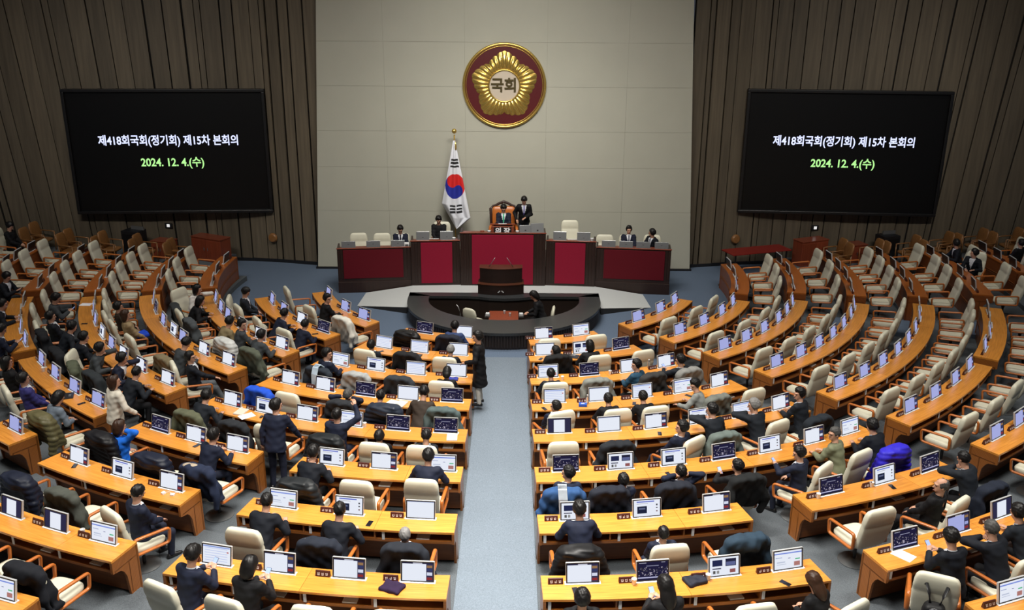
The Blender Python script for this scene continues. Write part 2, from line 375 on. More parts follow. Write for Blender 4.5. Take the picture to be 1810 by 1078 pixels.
# ------------------------------------------------------------------ chairs (face +y, origin on the floor under the seat)
def sup(w, d, n, p=4.0, cx=0, cy=0, cz=0, tilt=0):
    out = []
    for k in range(n):
        a = 2*PI*k/n; c, s = math.cos(a), math.sin(a)
        x = w*math.copysign(abs(c)**(2/p), c); y = d*math.copysign(abs(s)**(2/p), s)
        out.append((cx+x, cy+y*math.cos(tilt), cz+y*math.sin(tilt)))
    return out
def rounded_loft(m, prof, n=20, p=4.0):
    """prof: (half width, half depth, cy, cz, tilt)"""
    m.loft([sup(w, d, n, p, 0, cy, cz, t) for w, d, cy, cz, t in prof])
def chair_meshes():
    R_ = {}
    m = MB(); prof = [(.22, .21, .02, .400, 0), (.268, .268, .02, .410, 0), (.288, .288, .02, .440, 0), (.288, .288, .02, .480, 0), (.268, .268, .015, .505, 0), (.21, .21, .01, .515, 0)]
    rounded_loft(m, prof, 24); R_['seat'] = m.mesh('seat', smooth=True)
    m = MB(); prof = []
    for z, w, d in ((.44, .19, .02), (.455, .245, .05), (.51, .268, .064), (.62, .280, .066), (.76, .288, .064), (.88, .292, .060), (.915, .288, .048), (.945, .292, .062), (1.03, .288, .064), (1.11, .274, .060), (1.16, .246, .048), (1.185, .205, .030), (1.19, .165, .013)):
        t = (z-.44)/.75; prof.append((w, d, -.250-.17*t**1.15-.03*math.sin(t*PI), z, .22))
    rounded_loft(m, prof, 24, 5); R_['backrest'] = m.mesh('backrest', smooth=True)
    m = MB(); path = []
    cor = [(.29, .425, .05), (.32, .665, .06), (-.26, .705, .05), (-.265, .44, .05)]
    for i, (y, z, r) in enumerate(cor):
        pv = Vector(cor[i-1][:2]); nx = Vector(cor[(i+1) % 4][:2]); c = Vector((y, z))
        a = c+(pv-c).normalized()*r; b = c+(nx-c).normalized()*r
        for t in (0, .33, .67, 1): q = a*(1-t)**2+c*2*t*(1-t)+b*t*t; path.append((0, q.x, q.y))
    m.tube(path, .023, 8, closed=True, up=(1, 0, 0), flat=1.35); R_['armrest'] = m.mesh('armrest', smooth=True)
    m = MB(); m.lathe([(.028, .05), (.028, .25), (.04, .26), (.045, .36), (.14, .385), (.15, .40)], 14); R_['column'] = m.mesh('column', auto=40)
    m = MB(); m.lathe([(.25, .004), (.25, .018), (.20, .032), (.07, .052), (.04, .058)], 24); R_['base'] = m.mesh('base', auto=40)
    return R_
CH = chair_meshes()
_chairs = {}
def new_chair(loc, rz, label, group, style='cream'):
    t = empty('swivel_chair', loc, rz, label, 'chair', group)
    c = M['black_leather'] if style == 'black' else M['cream']
    link('seat', CH['seat'], t, c); link('backrest', CH['backrest'], t, c)
    for s in (-1, 1): o = link('armrest', CH['armrest'], t, M['arm']); o.location = (s*.312, 0, 0)
    link('column', CH['column'], t, M['black']); link('base', CH['base'], t, M['grey_metal'])
    return t

# ------------------------------------------------------------------ monitors
def screen_mesh(kind, seed=0):
    rnd = np.random.default_rng(seed); nx, ny = 46, 29; w, h = .425, .262
    img = np.ones((ny, nx, 3))*np.array([.86, .90, 1.0])
    def rect(x0, x1, y0, y1, c): img[int(y0*ny):max(int(y0*ny)+1, int(y1*ny)), int(x0*nx):max(int(x0*nx)+1, int(x1*nx))] = c
    dark = (.020, .018, .055)
    if kind in ('doc', 'lav'):
        if kind == 'lav': img[:] = (.40, .43, .78)
        rect(0, 1, 0, .10, dark); rect(.80, 1, .1, 1, (.05, .045, .10)); rect(.82, .99, .14, .28, (.32, .18, .08)); rect(.82, .99, .34, .46, (.04, .05, .14)); rect(.82, .99, .54, .72, (.70, .74, .9) if kind == 'doc' else (.35, .38, .7)); rect(.82, .99, .80, .96, (.28, .03, .03))
        rect(.36, .66, .03, .07, (.5, .5, .6))
    elif kind == 'video':
        img[:] = (.016, .014, .046)
        for _ in range(90):
            x, y = rnd.random(), .3+.6*rnd.random(); c = rnd.choice([.05, .12, .3, .6]); rect(x, x+.05*rnd.random(), y, y+.05, (c*.82, c*.74, c*.95))
        rect(.05, .3, .06, .1, (.4, .4, .5)); rect(.8, .93, .06, .1, (.4, .4, .5)); rect(0, 1, .86, .93, (.5, .5, .75)); rect(.3, .7, .22, .27, (.35, .35, .5))
    elif kind == 'blank':
        rect(0, 1, 0, .05, (.3, .36, .6))
    elif kind == 'web':
        rect(.12, .8, .10, .17, (.10, .14, .6)); rect(.12, .55, .22, .25, (.5, .5, .55)); rect(.15, .5, .38, .85, (.015, .02, .05)); rect(.2, .45, .5, .62, (.12, .14, .25)); rect(.86, .92, .3, .38, (.1, .1, .12)); rect(.86, .92, .5, .58, (.1, .1, .12)); rect(.86, .92, .7, .78, (.2, .1, .1))
    elif kind == 'page':
        rect(0, 1, .13, .2, (.20, .28, .75)); rect(.06, .3, .35, .4, (.3, .35, .6)); rect(.5, .6, .42, .47, (.1, .1, .3)); rect(.78, .95, .5, .56, (.1, .5, .25)); rect(.72, .95, .66, .92, (.45, .2, .18)); rect(.1, .4, .62, .66, (.55, .6, .75)); rect(.1, .45, .75, .79, (.55, .6, .75))
    elif kind == 'table':
        for y in (.16, .3, .44, .58, .72, .86): rect(.08, .9, y, y+.03, (.55, .62, .9))
        rect(.02, .98, .05, .12, (.25, .35, .75)); rect(.88, .94, .3, .36, (.5, .1, .1))
    elif kind == 'margin':
        rect(0, .26, 0, 1, (.03, .028, .07)); rect(.76, 1, 0, 1, (.03, .028, .07)); rect(0, 1, 0, .07, (.03, .03, .08))
    elif kind == 'news':
        rect(.1, .45, .15, .5, (.02, .025, .08)); rect(.55, .92, .12, .55, (.02, .02, .05)); rect(.58, .9, .3, .5, (.12, .14, .3)); rect(.1, .4, .62, .68, (.1, .1, .15)); rect(.12, .2, .75, .9, (.1, .1, .1)); rect(.26, .34, .75, .9, (.3, .3, .3)); rect(.7, .9, .7, .9, (.3, .1, .1))
    V = np.array([[(x/nx-.5)*w, 0, (y/ny)*h] for y in range(ny+1) for x in range(nx+1)])
    F = np.array([[y*(nx+1)+x, y*(nx+1)+x+1, (y+1)*(nx+1)+x+1, (y+1)*(nx+1)+x] for y in range(ny) for x in range(nx)])
    me = quick(V, F, 'screen', False); ca = me.color_attributes.new('print', 'FLOAT_COLOR', 'CORNER')
    col = np.repeat(img[::-1].reshape(-1, 3), 4, axis=0); ca.data.foreach_set('color', np.concatenate([col, np.ones((len(col), 1))], 1).astype(np.float32).ravel())
    return me
m = bpy.data.materials.new('lit monitor picture'); m.use_nodes = True; nt = m.node_tree; nt.nodes.clear()
at = nt.nodes.new('ShaderNodeAttribute'); at.attribute_name = 'print'; em = nt.nodes.new('ShaderNodeEmission'); em.inputs[1].default_value = .92
mo = nt.nodes.new('ShaderNodeOutputMaterial'); nt.links.new(at.outputs['Color'], em.inputs[0]); nt.links.new(em.outputs[0], mo.inputs[0]); M['picture'] = m
SCREEN = {k: screen_mesh(k, i) for i, k in enumerate(('doc', 'lav', 'video', 'blank', 'web', 'page', 'table', 'margin', 'news'))}
SHOWS = {'doc': 'a white document with dark sidebar', 'lav': 'a lavender document with dark sidebar', 'video': 'a dark video', 'blank': 'a blank white page', 'web': 'a web page with dark photo',
         'page': 'a web page with blue banner', 'table': 'blue lined rows', 'margin': 'a page between dark margins', 'news': 'several news pictures'}
def monitor_meshes():
    R_ = {}
    m = MB(); w, h, t = .46, .295, .03
    m.box((0, .018, h/2), (w-.012, .02, h-.012)); b = .016
    for cx, cz, sx, sz in ((0, h-b/2, w, b), (0, b/2, w, b), (-w/2+b/2, h/2, b, h-2*b), (w/2-b/2, h/2, b, h-2*b)): m.box((cx, .012, cz), (sx, .034, sz), 0)
    R_['casing'] = m.mesh('casing')
    m = MB(); m.box((0, .012, h+.002), (w, .034, .004)); m.box((w/2+.002, .012, h/2), (.004, .034, h)); m.box((-w/2-.002, .012, h/2), (.004, .034, h)); R_['edge_trim'] = m.mesh('edge_trim')
    m = MB(); m.box((0, .01, .004), (.50, .085, .008)); R_['slot_plate'] = m.mesh('slot_plate')
    return R_
MO = monitor_meshes()
def new_monitor(loc, rz, kind, label):
    t = empty('desk_monitor', loc, rz, label, 'monitor', 'monitors rising from the desks')
    for n, mt in (('casing', M['black']), ('edge_trim', M['silver'])):
        o = link(n, MO[n], t, mt); o.rotation_euler = (-.20, 0, 0); o.location.z = .006
    o = link('screen', SCREEN[kind], t, M['picture']); o.rotation_euler = (-.20, 0, 0); o.location = (0, .002, .022)
    link('slot_plate', MO['slot_plate'], t, M['white'])
    return t
# nameplates: folded dark red block with three small white characters too small to read
m = MB(); m.loft([[(x, -.03, 0), (x, .03, 0), (x, .012, .085), (x, -.006, .085)] for x in (-.105, .105)]); NP = m.mesh('nameplate', bevel=.004, seg=1)
def glyph_mesh(seed):
    rnd = random.Random(seed); m = MB(); T = Matrix.Rotation(-.28, 4, 'X')
    for i in range(3):
        cx = -.058+.058*i
        for (x, z, sx, sz) in ((cx-.008, .052, .020, .005), (cx-.008, .036, .005, .022), (cx+.012, .043, .005, .034), (cx, .024+.004*rnd.random(), .028, .005)):
            if rnd.random() < .9: m.box((0, 0, 0), (sx, .002, sz), M=Matrix.Translation((0, -.0305, 0)) @ T @ Matrix.Translation((x, 0, z)))
    return m.mesh('lettering')
GL = [glyph_mesh(s) for s in range(5)]
def new_nameplate(loc, rz, label, seed):
    o = link('nameplate', NP, None, M['nameplate']); o.location = loc; o.rotation_euler = (0, 0, rz)
    tag(o, label, 'nameplate', 'nameplates on the desks'); link('lettering', GL[seed % 5], o, M['glyph']); return o
# ------------------------------------------------------------------ people: skeleton of a pose (faces +y, origin on the floor)
def V3(*a): return np.array(a, float)
def nrm(v): return v/(np.linalg.norm(v)+1e-9)
def rotx(a): c, s = math.cos(a), math.sin(a); return np.array([[1, 0, 0], [0, c, -s], [0, s, c]])
def roty(a): c, s = math.cos(a), math.sin(a); return np.array([[c, 0, s], [0, 1, 0], [-s, 0, c]])
def rotz(a): c, s = math.cos(a), math.sin(a); return np.array([[c, -s, 0], [s, c, 0], [0, 0, 1]])
def elbow(s, w, pole, l1=.285, l2=.255):
    d = w-s; L = np.linalg.norm(d)
    if L > (l1+l2)*.985: w = s+d/L*(l1+l2)*.985; d = w-s; L = np.linalg.norm(d)
    a = (l1*l1-l2*l2+L*L)/(2*L); h = math.sqrt(max(0, l1*l1-a*a)); u = d/L
    p = pole-u*np.dot(pole, u); p = nrm(p)
    return s+u*a+p*h, w
# name: lean, twist, side, head pitch, head yaw, left wrist, right wrist (relative to the chest frame unless 'D' = desk/world coords), stand, extras
POSES = {
 'desk':    dict(lean=26, hp=8, hy=0, L=('W', -.17, .50, .80), R=('W', .16, .50, .80)),
 'desk2':   dict(lean=30, hp=14, hy=14, L=('W', -.10, .52, .80), R=('W', .22, .46, .80)),
 'down':    dict(lean=24, hp=38, hy=0, L=('W', -.12, .46, .80), R=('W', .12, .46, .80)),
 'hunch':   dict(lean=36, hp=30, hy=0, L=('W', -.16, .52, .80), R=('W', .16, .52, .80)),
 'back':    dict(lean=-9, hp=6, hy=0, L=('W', -.13, .26, .66), R=('W', .13, .26, .66)),
 'backdown':dict(lean=-2, hp=36, hy=0, L=('W', -.07, .30, .70), R=('W', .07, .32, .70)),
 'phone':   dict(lean=12, hp=26, hy=0, L=('W', -.08, .42, .90), R=('W', .08, .42, .90)),
 'phonel':  dict(lean=2, hp=16, hy=35, L=('W', -.16, .40, .98), R=('W', .12, .28, .68)),
 'face':    dict(lean=22, hp=16, hy=0, L=('H', -.055, .13, -.12), R=('H', .055, .13, -.12)),
 'chin':    dict(lean=20, hp=6, hy=38, L=('H', -.03, .13, -.13), R=('W', .16, .45, .80)),
 'behind':  dict(lean=8, hp=0, hy=0, L=('H', -.13, -.06, -.02), R=('H', .13, -.06, -.02)),
 'raise':   dict(lean=6, hp=0, hy=0, L=('W', -.16, .42, .82), R=('H', .28, .20, .14)),
 'ear':     dict(lean=6, hp=10, hy=-10, L=('W', -.1, .3, .7), R=('H', .12, .05, -.05)),
 'turnl':   dict(lean=14, hp=4, hy=58, tw=14, L=('W', -.14, .44, .80), R=('W', .10, .42, .80)),
 'turnr':   dict(lean=14, hp=4, hy=-58, tw=-14, L=('W', -.10, .42, .80), R=('W', .14, .44, .80)),
 'backl':   dict(lean=-10, hp=2, hy=45, L=('W', -.12, .28, .68), R=('W', .12, .28, .68), legs='out'),
 'backr':   dict(lean=-10, hp=2, hy=-35, L=('W', -.14, .22, .66), R=('W', .12, .28, .68), legs='out'),
 'reachr':  dict(lean=-4, hp=0, hy=-25, tw=-10, L=('W', -.24, .22, .70), R=('W', .34, .42, .82), legs='out'),
 'reachl':  dict(lean=26, hp=18, hy=50, tw=30, L=('W', -.32, .44, .80), R=('W', .02, .46, .80)),
 'laptop':  dict(lean=18, hp=34, hy=0, L=('W', -.1, .40, .72), R=('W', .1, .40, .72)),
 'stand':   dict(st=1, lean=2, hp=8, hy=0, L=('W', -.27, .05, .86), R=('W', .27, .05, .86)),
 'standside': dict(st=1, lean=3, hp=6, hy=20, L=('W', -.20, .26, 1.02), R=('W', .24, .10, .90)),
 'standcoat': dict(st=1, long=1, lean=2, hp=4, hy=12, L=('W', -.22, .28, 1.08), R=('W', .26, .05, .86)),
 'standlean': dict(st=1, lean=14, hp=4, hy=-40, L=('W', -.26, .02, .86), R=('W', .34, .34, .92)),
 'standbow':  dict(st=1, lean=14, hp=42, hy=0, L=('W', -.05, .26, 1.04), R=('W', .24, .20, .96)),
 'standrest': dict(st=1, lean=6, hp=0, hy=-15, L=('W', -.25, .06, .88), R=('W', .30, .28, .98)),
}
def skeleton(name):
    P = POSES[name]; st = P.get('st', 0); ln = P['lean']*math.pi/180
    pel = V3(0, 0, .93 if st else .585); tw = P.get('tw', 0)*math.pi/180
    T = rotx(-ln) @ rotz(tw)                         # chest frame: x right, y forward, z along the spine
    if st: T0 = rotx(-ln*.3)
    up = T @ V3(0, 0, 1)
    neck = pel+up*.545
    hb = rotx(-ln*.45) @ V3(0, 0, 1)
    head = neck+hb*.145+V3(0, .012+.0012*P['hp'], 0)
    HR = rotx(-ln*.25) @ rotz(tw+P['hy']*math.pi/180) @ rotx(-P['hp']*math.pi/180)
    S = {}
    for sx, k in ((-1, 'L'), (1, 'R')):
        sh = pel+up*.475+T @ V3(sx*.175, 0, 0); md = P[k]
        w = V3(*md[1:]) if md[0] == 'W' else head+HR @ V3(*md[1:])
        hi = w[2] > sh[2]-.1
        pole = V3(sx*1.0, -.2, -.35) if hi else V3(sx*.75, -.5, -.7)
        e, w = elbow(sh, w, pole); S['sh'+k], S['el'+k], S['wr'+k] = sh, e, w
        hip = pel+V3(sx*.09, 0, -.02)
        if st: kn = V3(sx*.10, .03, .50); an = V3(sx*.11, -.01, .09)
        elif P.get('legs') == 'out': kn = V3(sx*.16, .42, .50); an = V3(sx*.18, .62, .10)
        else: kn = V3(sx*.13, .42, .45); an = V3(sx*.13, .38, .09)
        S['hip'+k], S['kn'+k], S['an'+k] = hip, kn, an
    S.update(long=P.get('long', 0), pel=pel, T=T, up=up, neck=neck, head=head, HR=HR, st=st); return S
# ------------------------------------------------------------------ people: smooth surfaces from distance fields
def surfnet(F, xs, ys, zs):
    S = F < 0; nx, ny, nz = F.shape
    cs = np.zeros((nx-1, ny-1, nz-1), np.int8)
    for a in (0, 1):
        for b in (0, 1):
            for c in (0, 1): cs += S[a:nx-1+a, b:ny-1+b, c:nz-1+c]
    act = (cs > 0) & (cs < 8); idx = np.full(act.shape, -1, np.int64); I, J, K = np.nonzero(act); idx[I, J, K] = np.arange(len(I))
    acc = np.zeros((len(I), 3)); cnt = np.zeros(len(I)); X = (xs, ys, zs)
    corner = [(a, b, c) for a in (0, 1) for b in (0, 1) for c in (0, 1)]
    for p in corner:
        for ax in range(3):
            if p[ax]: continue
            q = list(p); q[ax] = 1
            f0 = F[I+p[0], J+p[1], K+p[2]]; f1 = F[I+q[0], J+q[1], K+q[2]]; mk = (f0 < 0) != (f1 < 0)
            t = f0[mk]/(f0[mk]-f1[mk]); c0 = np.stack([xs[I+p[0]], ys[J+p[1]], zs[K+p[2]]], 1)[mk]; c1 = np.stack([xs[I+q[0]], ys[J+q[1]], zs[K+q[2]]], 1)[mk]
            acc[mk] += c0+(c1-c0)*t[:, None]; cnt[mk] += 1
    V = acc/cnt[:, None]; Q = []
    for ax in range(3):
        sl0 = [slice(None)]*3; sl1 = [slice(None)]*3; sl0[ax] = slice(0, -1); sl1[ax] = slice(1, None)
        d = S[tuple(sl0)].astype(np.int8)-S[tuple(sl1)].astype(np.int8)
        o = [a for a in range(3) if a != ax]; e = list(np.nonzero(d)); sg = d[tuple(e)]
        ok = (e[o[0]] > 0) & (e[o[1]] > 0) & (e[o[0]] < F.shape[o[0]]-1) & (e[o[1]] < F.shape[o[1]]-1)
        e = [q[ok] for q in e]; sg = sg[ok]
        def at(da, db):
            q = [a.copy() for a in e]; q[o[0]] += da; q[o[1]] += db; return idx[tuple(q)]
        q = np.stack([at(-1, -1), at(0, -1), at(0, 0), at(-1, 0)], 1)
        flip = (sg < 0) ^ (ax == 1); q[flip] = q[flip][:, ::-1]; Q.append(q)
    return V, np.concatenate(Q)
def smin(a, b, k=.03):
    h = np.clip(.5+.5*(b-a)/k, 0, 1); return b*(1-h)+a*h-k*h*(1-h)
def rcone(P, a, b, ra, rb):
    ab = b-a; t = np.clip(((P-a) @ ab)/(ab @ ab), 0, 1); return np.linalg.norm(P-a-t[..., None]*ab, axis=-1)-(ra+(rb-ra)*t)
def ellip(P, c, r, Rm=None):
    q = P-c
    if Rm is not None: q = q @ Rm
    q = q/np.array(r); l = np.linalg.norm(q, axis=-1); return (l-1)*min(r)
def grid(lo, hi, h):
    ax = [np.arange(a, b+h, h) for a, b in zip(lo, hi)]; return ax, np.stack(np.meshgrid(*ax, indexing='ij'), -1)
PROF = np.array([(-.50, .20, .16), (-.16, .175, .125), (-.06, .18, .13), (.08, .165, .12), (.22, .158, .112), (.36, .178, .122), (.46, .185, .105), (.53, .12, .075), (.57, .065, .055)])
def torso(P, S, s0, s1, add, wide=1.0):
    q = (P-S['pel']) @ S['T']; s = np.clip(q[..., 2], s0, s1)
    a = np.interp(s, PROF[:, 0], PROF[:, 1])*wide+add; b = np.interp(s, PROF[:, 0], PROF[:, 2])*wide+add
    l = np.sqrt((q[..., 0]/a)**2+(q[..., 1]/b)**2); d = (l-1)*np.minimum(a, b)
    e = np.abs(q[..., 2]-s); return np.where(e > 0, np.sqrt(np.maximum(d, 0)**2+e**2)+np.minimum(d, 0)*0, d), q
def limb(P, S, k, r, end=1.0):
    e = S['el'+k]; w = e+(S['wr'+k]-e)*end
    return smin(rcone(P, S['sh'+k], e, r[0], r[1]), rcone(P, e, w, r[1], r[2]), .02)
def hand(S, k, curl=.55):
    """palm, four fingers and a thumb as tapered bent tubes"""
    m = MB(); w = S['wr'+k]; d = nrm(w-S['el'+k]); sx = -1 if k == 'L' else 1
    up = V3(0, 0, 1); side = nrm(np.cross(d, up)); nn = nrm(np.cross(side, d))       # nn: back of the hand
    wi = side*(-sx)                                                                  # towards the thumb
    pt = lambda a, b, c: w+d*a+wi*b+nn*c
    rings = []
    for a, hw, hh in ((-.02, .024, .019), (.02, .030, .017), (.055, .039, .015), (.09, .040, .012)):
        rings.append([tuple(pt(a, hw*math.cos(q*PI/4), hh*math.sin(q*PI/4))) for q in range(8)])
    m.loft(rings)
    for off, ln, r in ((.028, .072, .0092), (.010, .080, .0095), (-.010, .074, .0090), (-.028, .060, .0080)):
        p = pt(.082, off, 0); path = [tuple(p)]; ang = 0
        for j, f in enumerate((.45, .32, .23)):
            ang += curl*(.5+.35*j); p = p+(d*math.cos(ang)-nn*math.sin(ang))*ln*f; path.append(tuple(p))
        m.tube(path, [r, r*.95, r*.86, r*.6], 6)
    p = pt(.012, .026, -.004); q = p+d*.030+wi*.024-nn*.010; q2 = q+d*.032+wi*.006-nn*.012
    m.tube([tuple(p), tuple(q), tuple(q2)], [.013, .0115, .008], 6)
    return m
def tri_quads(m):
    out = []
    for f in m.f:
        if len(f) == 4: out.append(f)
        elif len(f) == 3: out.append((f[0], f[1], f[2], f[2]))
        else: out += [(f[0], f[i], f[i+1], f[i+2] if i+2 < len(f) else f[i+1]) for i in range(1, len(f)-1, 2)]
    return out
def ngon_mesh(parts, name):
    """parts: list of (V, F list of tuples, material index)"""
    V = []; F = []; mi = []
    for v, f, k in parts:
        n = len(V); V += [tuple(p) for p in v]; F += [tuple(int(i)+n for i in q) for q in f]; mi += [k]*len(f)
    me = bpy.data.meshes.new(name); me.from_pydata(V, [], F); me.materials.append(None)
    if max(mi):
        for _ in range(max(mi)): me.materials.append(None)
    me.polygons.foreach_set('material_index', mi); me.polygons.foreach_set('use_smooth', [True]*len(F)); me.update(); return me
_arch = {}
def person_parts(pose, hair='short', build=1.0):
    key = (pose, hair, build)
    if key in _arch: return _arch[key]
    S = skeleton(pose); R_ = {}; base = _arch.get((pose, build))
    if base is None:
        base = {}
        # jacket
        lo = np.minimum.reduce([S['pel']-V3(.26, .2, .55 if S['long'] else .2), S['elL']-.1, S['elR']-.1, S['wrL']-.08, S['wrR']-.08]); hi = np.maximum.reduce([S['neck']+V3(.26, .16, .06), S['elL']+.1, S['elR']+.1, S['wrL']+.08, S['wrR']+.08])
        ax, P = grid(lo, hi, .0172)
        d, q = torso(P, S, -.46 if S['long'] else -.15, .52, .020, build)
        for k in 'LR': d = smin(d, limb(P, S, k, (.072*build, .058*build, .046), .90), .045)
        wr = .0045*np.sin(31*P[..., 2]+9*P[..., 0]+5)*np.sin(23*P[..., 0]+17*P[..., 1])+.003*np.sin(57*P[..., 2]-30*P[..., 1])
        Vj, Fj = surfnet(d+wr, *ax)
        qv = (Vj-S['pel']) @ S['T']; fc = qv[Fj].mean(1)
        vz = np.abs(fc[:, 0])-np.maximum(0, (fc[:, 2]-.20))*.26; front = fc[:, 1] > .03
        shirt = front & (vz < 0) & (fc[:, 2] < .56) & (fc[:, 2] > .2); tie = shirt & (np.abs(fc[:, 0]) < .022+.0*fc[:, 2])
        jc = MB(); rings = []
        for s_, r, yo in ((.47, .112, -.012), (.505, .094, -.010), (.532, .080, -.008), (.536, .074, -.006), (.50, .076, -.004)):
            o = S['pel']+S['T'] @ V3(0, yo, s_); rings.append([tuple(o+S['T'] @ V3(r*math.cos(a), r*.86*math.sin(a), 0)) for a in [PI*.78+PI*1.44*j/17 for j in range(18)]])
        jc.loft(rings, cap=False, closed=False)
        base['jacket'] = ngon_mesh([(Vj, Fj[~shirt], 0), (jc.v, jc.f, 0)], 'jacket')
        c = MB(); rings = []
        for s_, r in ((.505, .073), (.530, .067), (.545, .064)):
            o = S['pel']+S['T'] @ V3(0, .008, s_); rings.append([tuple(o+S['T'] @ V3(r*math.cos(a*PI/8), r*math.sin(a*PI/8), 0)) for a in range(16)])
        c.loft(rings, cap=False)
        base['shirt'] = ngon_mesh([(Vj, Fj[shirt & ~tie], 0), (c.v, c.f, 0)], 'shirt')
        base['tie'] = ngon_mesh([(Vj, Fj[tie], 0)], 'tie') if tie.any() else None
        # cuffs
        # trousers
        pts = [S[a+k] for a in ('hip', 'kn', 'an') for k in 'LR']; lo = np.minimum.reduce(pts)-.14; hi = np.maximum.reduce(pts)+.14; lo[2] = max(lo[2], .05)
        ax, P = grid(lo, hi, .024); d = ellip(P, S['pel']-V3(0, 0, .01), (.175*build, .13*build, .12))
        for k in 'LR':
            d = smin(d, rcone(P, S['hip'+k], S['kn'+k], .088*build, .066), .04); d = smin(d, rcone(P, S['kn'+k], S['an'+k]+V3(0, 0, -.02), .066, .052), .03)
        Vt, Ft = surfnet(d, *ax); base['trousers'] = ngon_mesh([(Vt, Ft, 0)], 'trousers')
        for k in 'LR':
            sh = MB(); a = S['an'+k]; rings = []
            for y, hw, top in ((-.075, .026, .05), (-.05, .038, .085), (.02, .042, .085), (.09, .045, .055), (.15, .042, .045), (.185, .026, .03)):
                rings.append([(a[0]+hw*math.cos(t), a[1]+y, .003+max(0, (math.sin(t)+.45))*top*.68) for t in [j*PI/5 for j in range(10)]])
            sh.loft(rings); base['shoe'+k] = ngon_mesh([(sh.v, sh.f, 0)], 'shoe')
        _arch[(pose, build)] = base
    # body: head with face, neck, trunk and limbs in one surface, hands with five fingers
    if 'body' not in base:
        H, HR = S['head'], S['HR']
        pts = [S[a+k] for a in ('hip', 'kn', 'an', 'sh', 'el', 'wr') for k in 'LR']+[H]
        lo = np.minimum.reduce(pts)-.16; hi = np.maximum.reduce(pts)+.16; axs = []
        for i in range(3):
            fl, fh = H[i]-.15, H[i]+.15
            a = np.arange(lo[i], fl, .034) if lo[i] < fl else np.array([]); b = np.arange(fl, fh, .0125); c = np.arange(fh, hi[i]+.034, .034) if hi[i] > fh else np.array([])
            axs.append(np.concatenate([a, b, c]))
        P = np.stack(np.meshgrid(*axs, indexing='ij'), -1)
        d, _ = torso(P, S, -.1, .5, -.004)
        for k in 'LR':
            d = smin(d, limb(P, S, k, (.055, .044, .034)), .03)
            d = smin(d, rcone(P, S['hip'+k], S['kn'+k], .07, .052), .03); d = smin(d, rcone(P, S['kn'+k], S['an'+k], .052, .042), .03)
        d = smin(d, rcone(P, S['neck']-S['up']*.06, H-V3(0, 0, .05)+HR @ V3(0, -.02, 0), .062, .056), .03)
        q = (P-H) @ HR/1.07
        hd = ellip(q, V3(0, -.012, .022), (.074, .092, .098)); hd = smin(hd, ellip(q, V3(0, .018, -.045), (.054, .066, .072)), .03)
        hd = smin(hd, rcone(q, V3(0, .082, .015), V3(0, .104, -.022), .009, .014), .012)          # nose
        hd = smin(hd, ellip(q, V3(0, .075, .034), (.055, .018, .012)), .015)                       # brow
        hd = smin(hd, ellip(q, V3(0, .070, -.072), (.026, .022, .012)), .012)                      # mouth
        for sx in (-1, 1): hd = smin(hd, ellip(q, V3(sx*.077, -.008, -.002), (.010, .020, .032)), .008)
        d = smin(d, hd*1.07, .02)
        Vb, Fb = surfnet(d, *axs); parts = [(Vb, Fb, 0)]
        for k in 'LR': h = hand(S, k); parts.append((h.v, h.f, 0))
        ey = MB()
        for sx in (-1, 1):
            c = H+HR @ V3(sx*.031, .080, .012)*1.07; ey.ball(tuple(c), (.0095, .0095, .0045), 8)
            c = H+HR @ V3(sx*.033, .088, .034)*1.07; ey.ball(tuple(c), (.015, .008, .0028), 8)
        parts.append((ey.v, ey.f, 1)); c = H+HR @ V3(0, .090, -.066)*1.07; lp = MB(); lp.ball(tuple(c), (.022, .013, .006), 8); parts.append((lp.v, lp.f, 2))
        base['body'] = ngon_mesh(parts, 'person')
    # hair
    H, HR = S['head'], S['HR']; long = hair in ('long', 'bob'); ext = .30 if hair == 'long' else (.2 if hair == 'bob' else .15)
    ax, q = grid((-.14, -.15, -ext), (.14, .13, .15), .0115 if not long else .014)
    vol = .011 if hair in ('thin', 'bald') else .024
    z, y = q[..., 2], q[..., 1]
    line = np.interp(y, [-.02, .012, .030, .046, .07], [-.066, -.040, -.005, .052, .064])          # nape, sideburn, temple, brow
    d = ellip(q, V3(0, -.014, .026), (.077, .093, .098))-vol*np.clip(.22+(z-line)/.075, .1, 1)
    d = d+.0042*np.sin(62*q[..., 0]+30*z+9*np.sin(40*y))*np.sin(48*y+25*z)+.0025*np.sin(130*q[..., 0]+90*z)
    if long:
        back = ellip(q, V3(0, -.05, -.05 if hair == 'bob' else -.10), (.102, .075, .11 if hair == 'bob' else .18)); d = smin(d, back, .03)
        face = -np.maximum(-(y-.030), (z-.060))
        d = np.maximum(d, face)
    else:
        d = np.maximum(d, (line-z)*.7)
    if hair == 'bald': d = np.maximum(d, -ellip(q, V3(0, .01, .10), (.072, .088, .075)))
    Vh, Fh = surfnet(d, *ax); Vh = (Vh*1.07) @ HR.T+H
    R_ = dict(base); R_['hair'] = ngon_mesh([(Vh, Fh, 0)], 'hair'); _arch[key] = R_; return R_
HAIR = {'black': cloth((.008, .007, .007), .42, 'black hair'), 'grey': cloth((.17, .165, .16), .5, 'grey hair'), 'salt': cloth((.06, .058, .056), .5, 'greying hair'), 'brown': cloth((.035, .016, .009), .42, 'brown hair')}
SUIT = {'navy': (.0085, .012, .029), 'black': (.005, .005, .0065), 'dark': (.0048, .0066, .0118), 'charcoal': (.0088, .0118, .0175), 'grey': (.042, .048, .054), 'blue': (.028, .048, .13), 'purple': (.030, .028, .14), 'brown': (.030, .020, .014),
        'beige': (.30, .22, .12), 'tan': (.22, .17, .09), 'white': (.62, .60, .56), 'cream': (.58, .54, .46), 'khaki': (.16, .17, .105), 'brightblue': (.01, .13, .62), 'teal': (.018, .060, .105), 'knit': (.13, .16, .20), 'lightgrey': (.20, .21, .20), 'olive': (.10, .095, .045)}
